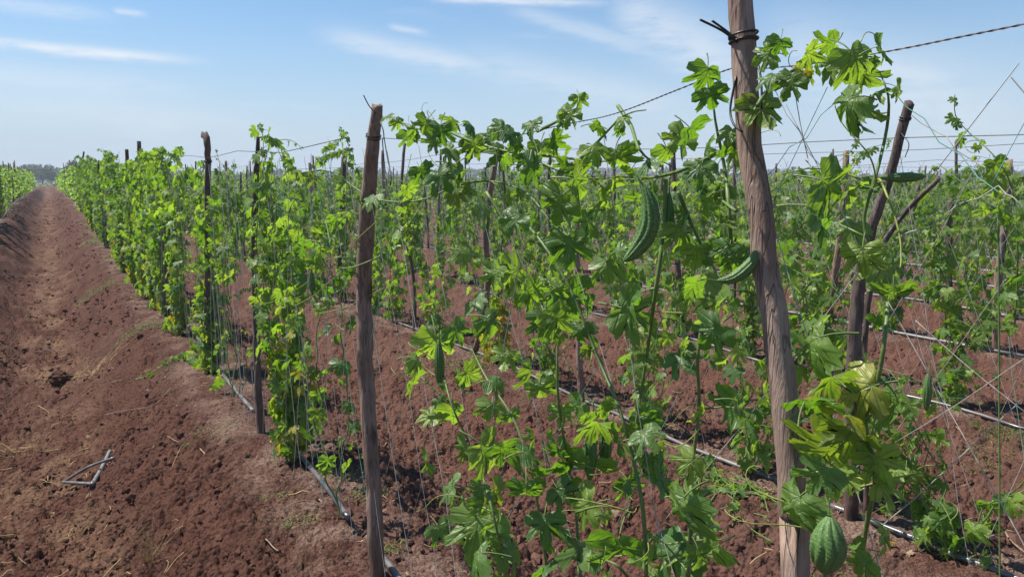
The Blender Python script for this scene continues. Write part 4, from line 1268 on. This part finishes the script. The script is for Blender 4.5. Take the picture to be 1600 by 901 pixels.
# ------------------------------------------------------------------ ground litter and small things
def blades(name, spots, m, n, h, label, cat, flat=.5, w0=.002, seed=0):
    g2 = np.random.default_rng(seed)
    ge = Geo()
    for (cx, cy, rx, ry) in spots:
        k = int(n * rx * ry / .02)
        a, q = g2.uniform(0, 6.28, k), np.sqrt(g2.random(k))
        x, y = cx + rx * q * np.cos(a), cy + ry * q * np.sin(a)
        z = land(x, y) + .012 + .03 * flank(x)
        d = g2.normal(size=(k, 3)); d[:, 2] = np.abs(d[:, 2]) * (1 - flat) + .15; d /= np.linalg.norm(d, axis=1)[:, None]
        L = h * g2.uniform(.5, 1.3, k)
        sd = np.cross(d, [0, 0, 1.0]); sd /= np.maximum(np.linalg.norm(sd, axis=1), 1e-6)[:, None]
        b = np.stack([x, y, z], -1)
        mid = b + d * (L * .55)[:, None]; tip = b + d * L[:, None] - np.array([0, 0, 1.0]) * (L * .25)[:, None]
        V = np.stack([b - sd * w0, b + sd * w0, mid + sd * w0 * .8, mid - sd * w0 * .8, tip], 1)
        F = np.array([(0, 1, 2), (0, 2, 3), (3, 2, 4)])[None] + (np.arange(k) * 5)[:, None, None]
        ge.add(V.reshape(-1, 3), F.reshape(-1, 3))
    return obj(name, ge.mesh(name, [m]), label=label, cat=cat, kind='stuff')
sp = []
for x, y, rx, ry in ((335, 668, .18, .09), (230, 512, .30, .25), (540, 742, .12, .10), (575, 772, .10, .10), (470, 812, .10, .06), (430, 775, .08, .05), (150, 440, .3, .4), (760, 560, .16, .2), (700, 575, .2, .15), (1030, 540, .2, .2), (1290, 860, .12, .10), (1410, 800, .10, .08), (150, 385, .35, .8), (610, 850, .08, .06), (1560, 690, .3, .15), (345, 590, .1, .12)):
    p = on_ground(x, y); sp.append((p[0], p[1], rx, ry))
blades('short_grass', sp, M_GRASS, 240, .032, 'short fine green grass in low patches on bed crests', 'grass', .6, .0017, 4)

def straw():
    g2 = np.random.default_rng(9)
    ge = Geo()
    x, y, r = scatter(g2, 5200, 2.0, 30, .55)
    trench = (x > -1.4) & (x < .9)
    keep = (g2.random(len(x)) < np.where(trench, .8 * np.exp(-((x + .15) / .45) ** 2) + .05, .22))
    for px, py in zip(x[keep], y[keep]):
        L = g2.uniform(.02, .11) * (1 + .03 * py); a = g2.uniform(0, 6.28)
        t = np.linspace(-.5, .5, 4)
        c = g2.normal(0, .35)
        P = np.stack([px + L * (t * math.cos(a) + c * t * t * -math.sin(a)), py + L * (t * math.sin(a) + c * t * t * math.cos(a)), np.zeros(4)], -1)
        P[:, 2] = land(P[:, 0], P[:, 1]) + .016 + .03 * flank(P[:, 0]) + g2.normal(0, .005, 4)
        V, F = tube(P, g2.uniform(.0012, .0030), 3, cap=False)
        ge.add(V, F)
    obj('straw', ge.mesh('straw', [M_STRAW]), label='scattered bits of dry straw over the red soil', cat='straw', kind='stuff')
    ge = Geo()
    x, y, r = scatter(g2, 900, 2.0, 14, .6)
    keep = g2.random(len(x)) < np.where((x > -1.4) & (x < .9), .35, .3)
    n = keep.sum()
    P = np.stack([x[keep], y[keep], land(x[keep], y[keep]) + .02 + .03 * flank(x[keep])], -1)
    R = rand_rots(n, g2)
    R = np.stack([frame(np.array([g2.normal(), g2.normal(), g2.normal(0, .15)]), np.array([g2.normal(0, .3), g2.normal(0, .3), 1.0])) for _ in range(n)])
    foliage(ge, LOW, P, R, g2.uniform(.015, .04, n), np.zeros(n), np.zeros(n), g2)
    obj('leaf_litter', ge.mesh('leaf_litter', [M_LITTER]), label='small curled dead leaves lying about the soil', cat='litter', kind='stuff')
straw()

def tuft(c, n, L, spread, up, m, label, seed, w0=.0014):
    """a clump of dry stalks: stalks as one part, on a low crumb of roots"""
    g2 = np.random.default_rng(seed)
    root = obj('dry_clump', None, loc=c, label=label, cat='dry grass')
    ge = Geo()
    for i in range(n):
        a = g2.uniform(0, 6.28); e = abs(g2.normal(up, .3))
        d = np.array([math.cos(a) * math.cos(e), math.sin(a) * math.cos(e), math.sin(e)])
        s0 = np.array([g2.normal(0, spread), g2.normal(0, spread), .004])
        l = L * g2.uniform(.4, 1.2)
        t = np.linspace(0, 1, 5)[:, None]
        P = s0 + d * l * t + np.array([g2.normal(0, .15), g2.normal(0, .15), -.35 * g2.random()]) * l * t ** 2
        zz = land(P[:, 0] + c[0], P[:, 1] + c[1]) - c[2] + .02 + .025 * flank(P[:, 0] + c[0])
        P[:, 2] = np.maximum(P[:, 2], zz)
        V, F = tube(P, np.linspace(w0, w0 * .4, 5), 3, cap=False); ge.add(V, F)
    obj('stalks', ge.mesh('stalks', [m]), root, kind='stuff')
    return root
def lump(c, r, m, seed, parent=None, name='root_ball', squash=(1, 1, .7)):
    g2 = np.random.default_rng(seed)
    V = IV; F = IF
    for _ in range(2):                                            # split each triangle in four
        mids = {}; V = list(map(tuple, V)); NF = []
        def mid(a, b):
            k = (min(a, b), max(a, b))
            if k not in mids:
                q = (np.array(V[a]) + np.array(V[b])) / 2; V.append(tuple(q / np.linalg.norm(q))); mids[k] = len(V) - 1
            return mids[k]
        for a, b, d in F:
            x, y, z = mid(a, b), mid(b, d), mid(d, a)
            NF += [(a, x, z), (x, b, y), (z, y, d), (x, y, z)]
        V, F = np.array(V), np.array(NF)
    V = V * (1 + .35 * (g2.random((len(V), 1)) - .5)) * r * np.array(squash)
    ge = Geo(); ge.add(V, F)
    return obj(name, ge.mesh(name, [m], smooth=False), parent, loc=c)
def gp_(x, y, dz=0.0):
    """ground point seen at a photo pixel, on the real lie of the land"""
    z = -.15
    for _ in range(12):
        p = on_ground(x, y, z); z = .5 * z + .5 * float(land(p[0], p[1]))
    p[2] = z + dz
    return p
c = gp_(100, 604)
tr = tuft(c + np.array([.06, .05, .0]), 110, .16, .07, .35, M_STRAW, 'uprooted straw clump round a dark earth ball in the furrow', 31)
lump((-.09, -.04, .085), .085, M_CLOD, 32, tr, squash=(1.1, 1.0, .95))
lump((-.02, .02, .06), .08, M_CLOD, 33, tr, squash=(1.2, 1.0, .7))
tuft(gp_(22, 712), 120, .14, .09, .3, M_STRAW, 'matted straw clump at the left edge of the furrow', 34)
tuft(gp_(232, 893), 80, .30, .012, 1.25, M_STRAW, 'small dead upright weed near the bottom edge of furrow', 35, .0011)
tuft(gp_(150, 585), 60, .26, .10, .1, M_STRAW, 'flattened straw strands right of the dark earth ball', 36, .0022)

def twig(pts, label, r=.0035, m=M_TWIG, lift=.04):
    P = np.array([gp_(*p) for p in pts])
    P = smooth_path(P, .02)
    P[:, 2] = land(P[:, 0], P[:, 1]) + lift + .006 * np.sin(np.linspace(0, 5, len(P)))
    V, F = tube(P, np.linspace(r, r * .55, len(P)), 6)
    return simple('dry_twig', V, F, m, label, 'twig')
twig([(165, 655), (195, 650), (240, 640), (268, 612)], 'grey dry twig in the furrow below the trailing shoot')
twig([(175, 604), (210, 596), (232, 580)], 'pale bent twig beside the dark earth ball', .003, M_STRAW)
twig([(262, 690), (280, 700), (300, 682), (312, 665)], 'thin grey twig on the furrow slope above the pipes', .0022)
twig([(322, 720), (300, 700), (285, 705), (268, 740)], 'curled pale stalk on the furrow slope right of the pipes', .0028, M_STRAW)
twig([(455, 800), (485, 795), (505, 798)], 'short pale twig on the cracked crest left of bare tube', .0025)
twig([(415, 855), (425, 866), (436, 872)], 'short brown twig on cracked crust near bottom edge', .0035)
twig([(90, 470), (105, 466), (130, 455)], 'pale straw stalk far up the bare furrow', .004, M_STRAW)
twig([(60, 640), (75, 650), (92, 662)], 'short white twig at left of the furrow floor', .003, M_STRAW)
# dry vine rubbish by the right edge
for i, pp in enumerate(([(1545, 815), (1560, 835), (1572, 852), (1600, 875)], [(1550, 820), (1548, 800), (1560, 780)], [(1570, 850), (1540, 858), (1520, 872)], [(1548, 818), (1530, 828), (1500, 830)])):
    P = smooth_path(np.array([gp_(*p) for p in pp]), .03)
    P[:, 2] = land(P[:, 0], P[:, 1]) + .03 + .02 * np.sin(np.linspace(0, 3, len(P)))
    V, F = tube(P, .0035, 6)
    simple('dry_branch', V, F, M_TWIG, ['longest grey dead branch lying at lower right corner', 'short upright dead sprig at lower right', 'dead branch curling down at lower right corner', 'thin dead stalk pointing left at lower right'][i], 'twig')
for i, (x, y) in enumerate(((1384, 628), (1552, 671), (1392, 853))):
    p = gp_(x, y, .02)
    ge = Geo(); V, F, lf, mi = MID[i]
    ge.add((V - np.array([0, .9, 0])) @ frame(np.array([1, .4 * i, .1]), np.array([-.5, -.5, .8])).T * .035 + p, F)
    obj('fallen_leaf', ge.mesh('fallen_leaf', [M_YLITTER]), label=['yellow fallen leaf on third row bed behind crooked post', 'yellow fallen leaf on bed at the right edge', 'tiny yellow leaf on bare soil by the black tube'][i], cat='leaf')

# cut trimmings left of the thickest post
gen = np.random.default_rng(61)
tv = Vine()
c = gp_(1165, 782)
for i in range(9):
    a = gen.uniform(0, 6.28)
    P = c + np.array([[math.cos(a) * q + gen.normal(0, .03), math.sin(a) * q + gen.normal(0, .03), 0] for q in np.linspace(-.2, .2, 6)]) * np.array([.7, 1.2, 1]) + np.array([gen.normal(0, .04), gen.normal(0, .1), 0])
    P[:, 2] = land(P[:, 0], P[:, 1]) + .02 + .03 * gen.random(6)
    P = smooth_path(P, .03)
    tv.stems.append((P, np.full(len(P), .0024)))
    tv.dress(P, gen, .045, .045, droop=(-.3, .4))
r_ = realise(tv, c, 'heap of cut green trimmings on the soil left of thickest post', gen=gen)
r_['category'] = 'cuttings'; r_.name = 'cut_vine_heap'

# bent grey pipe frame lying in the furrow
def pipe_frame():
    a, b, c2, d = gp_(100, 766), gp_(180, 734), gp_(146, 768), gp_(173, 716)
    for q, h in ((a, .025), (b, .05), (c2, .02), (d, .02)):
        q[2] = float(land(q[0], q[1])) + h + .035
    root = obj('pipe_frame', None, loc=a, label='bent grey plastic pipe lying as a triangle in the furrow', cat='pipe')
    for nm, P, r in (('pipe', [b, (a + b) / 2 + np.array([0, 0, .02]), a + (b - a) * .04], .0095), ('pipe', [a, (a + c2) / 2, c2], .0095), ('pipe', [c2, (c2 + d) / 2 + np.array([0, 0, -.008]), d], .0135)):
        V, F = tube(smooth_path(np.array(P), .03) - a, r, 10)
        ge = Geo(); ge.add(V, F); obj(nm, ge.mesh('pipe', [M_PIPE]), root)
    V, F = tube(np.array([c2 + (d - c2) * -.06, c2 + (d - c2) * .05]) - a, .0165, 10)
    ge = Geo(); ge.add(V, F); obj('elbow_joint', ge.mesh('elbow_joint', [M_TUBE]), root)
pipe_frame()


# ------------------------------------------------------------------ far trees
def far_tree(x, top, dist, wpx, label, seed, group=None):
    g2 = np.random.default_rng(seed)
    d = ray(x, 282); d = d / np.linalg.norm(d[:2])
    p = np.array([d[0] * dist, d[1] * dist, 0.0])
    zc = dist * (d[:2] @ CF[:2] / np.linalg.norm(CF[:2]))
    h = (282 - top) / FPX * zc + EYE
    wd = wpx / FPX * zc / 2
    root = obj('distant_tree', None, loc=p, label=label, cat='tree', group=group)
    ge = Geo()
    V, F = tube(np.array([(0, 0, -.1), (.1, .05, h * .3), (.05, 0, h * .7)]), [.22, .17, .08], 6); ge.add(V, F)
    for i in range(4):
        a = g2.uniform(0, 6.28)
        V, F = tube(np.array([(.05, 0, h * .3), (math.cos(a) * wd * .5, math.sin(a) * wd * .5, h * .65)]), [.11, .04], 5); ge.add(V, F)
    obj('trunk', ge.mesh('trunk', [M_TRUNK]), root)
    ge = Geo()
    n = 12
    cs = np.stack([g2.normal(0, wd * .42, n), g2.normal(0, wd * .42, n), h * g2.uniform(.42, .86, n)], -1)
    m = 700
    w_ = g2.integers(0, n, m)
    q = g2.normal(size=(m, 3)); q /= np.linalg.norm(q, axis=1)[:, None]
    P = cs[w_] + q * (g2.random((m, 1)) ** .4) * np.array([wd * .38, wd * .38, h * .16])
    P[:, 2] = np.clip(P[:, 2], h * .12, h)
    foliage(ge, TINY, P, rand_rots(m, g2), np.full(m, wd * .16) * g2.uniform(.6, 1.3, m), g2.random(m), np.zeros(m), g2)
    obj('crown', ge.mesh('crown', [M_FAR]), root, kind='stuff')
far_tree(112, 250, 190, 34, 'rounded distant tree where the furrow meets the nearest row', 1)
far_tree(66, 262, 230, 50, 'broad distant tree at the end of the bare furrow', 2)
for i, (x, tp, wd) in enumerate(((-60, 258, 50), (-30, 256, 60), (8, 257, 44), (35, 257, 44), (52, 257, 40), (86, 259, 36), (140, 262, 50), (175, 263, 50))):
    far_tree(x, tp, 290 + 12 * (i % 3), wd, 'dark tree in the hazy tree line beyond the furrow', 10 + i, group='trees of the hazy tree line')
ge = Geo()
g2 = np.random.default_rng(15)
m = 15000
a = g2.uniform(math.radians(-8), math.radians(72), m)
hgt = 3.0 + 5.5 * vnoise(a * 30, a * 0 + 1, 5) ** 1.6 + 1.6 * vnoise(a * 130, a * 0 + 1, 6)
R0 = 420 + 60 * vnoise(a * 9, a * 0, 8)
P = np.stack([np.sin(a) * R0 + g2.normal(0, 4, m), np.cos(a) * R0 + g2.normal(0, 4, m), hgt * np.sqrt(g2.random(m))], -1)
foliage(ge, TINY, P, rand_rots(m, g2), g2.uniform(.9, 2.0, m), g2.random(m), np.zeros(m), g2)
obj('far_woods', ge.mesh('far_woods', [M_FAR]), label='low hazy line of woods along the horizon', cat='woods', kind='stuff')
# pale scrub between the end of the rows and the trees
ge = Geo()
m = 5000
x = g2.uniform(-60, 60, m); y = g2.uniform(ROW_END + 10, 190, m)
P = np.stack([x, y, g2.random(m) * .9 * (vnoise(x * .2, y * .2, 4) > .5)], -1)
foliage(ge, TINY, P, rand_rots(m, g2), g2.uniform(.25, .5, m), g2.random(m), np.full(m, .35), g2)
obj('rough_scrub', ge.mesh('rough_scrub', [M_GRASS]), label='pale green rough scrub beyond the end of the rows', cat='scrub', kind='stuff')
print('leaf objects', sum(1 for o in COL.objects if o.name.startswith('leaf')), 'objects', len(COL.objects), 'tris', sum(len(o.data.polygons) for o in COL.objects if o.type == 'MESH'))

# ------------------------------------------------------------------ the air over the field
def haze():
    V = np.array([(x, y, z) for x in (-320, 620) for y in (-260, 640) for z in (-3.0, 14.0)], float)
    F = np.array([(0, 1, 3, 2), (4, 6, 7, 5), (0, 4, 5, 1), (2, 3, 7, 6), (0, 2, 6, 4), (1, 5, 7, 3)])
    g = Geo(); g.add(V, F)
    m, t = mat('air')
    v = t.n('ShaderNodeVolumePrincipled', {'Color': (.80, .88, .97, 1.0), 'Density': .0010})
    t.t.links.new(v.outputs[0], t.n('ShaderNodeOutputMaterial').inputs['Volume'])
    obj('haze', g.mesh('haze', [m], smooth=False), label='thin pale daytime haze over the whole field', cat='haze', kind='stuff')
haze()
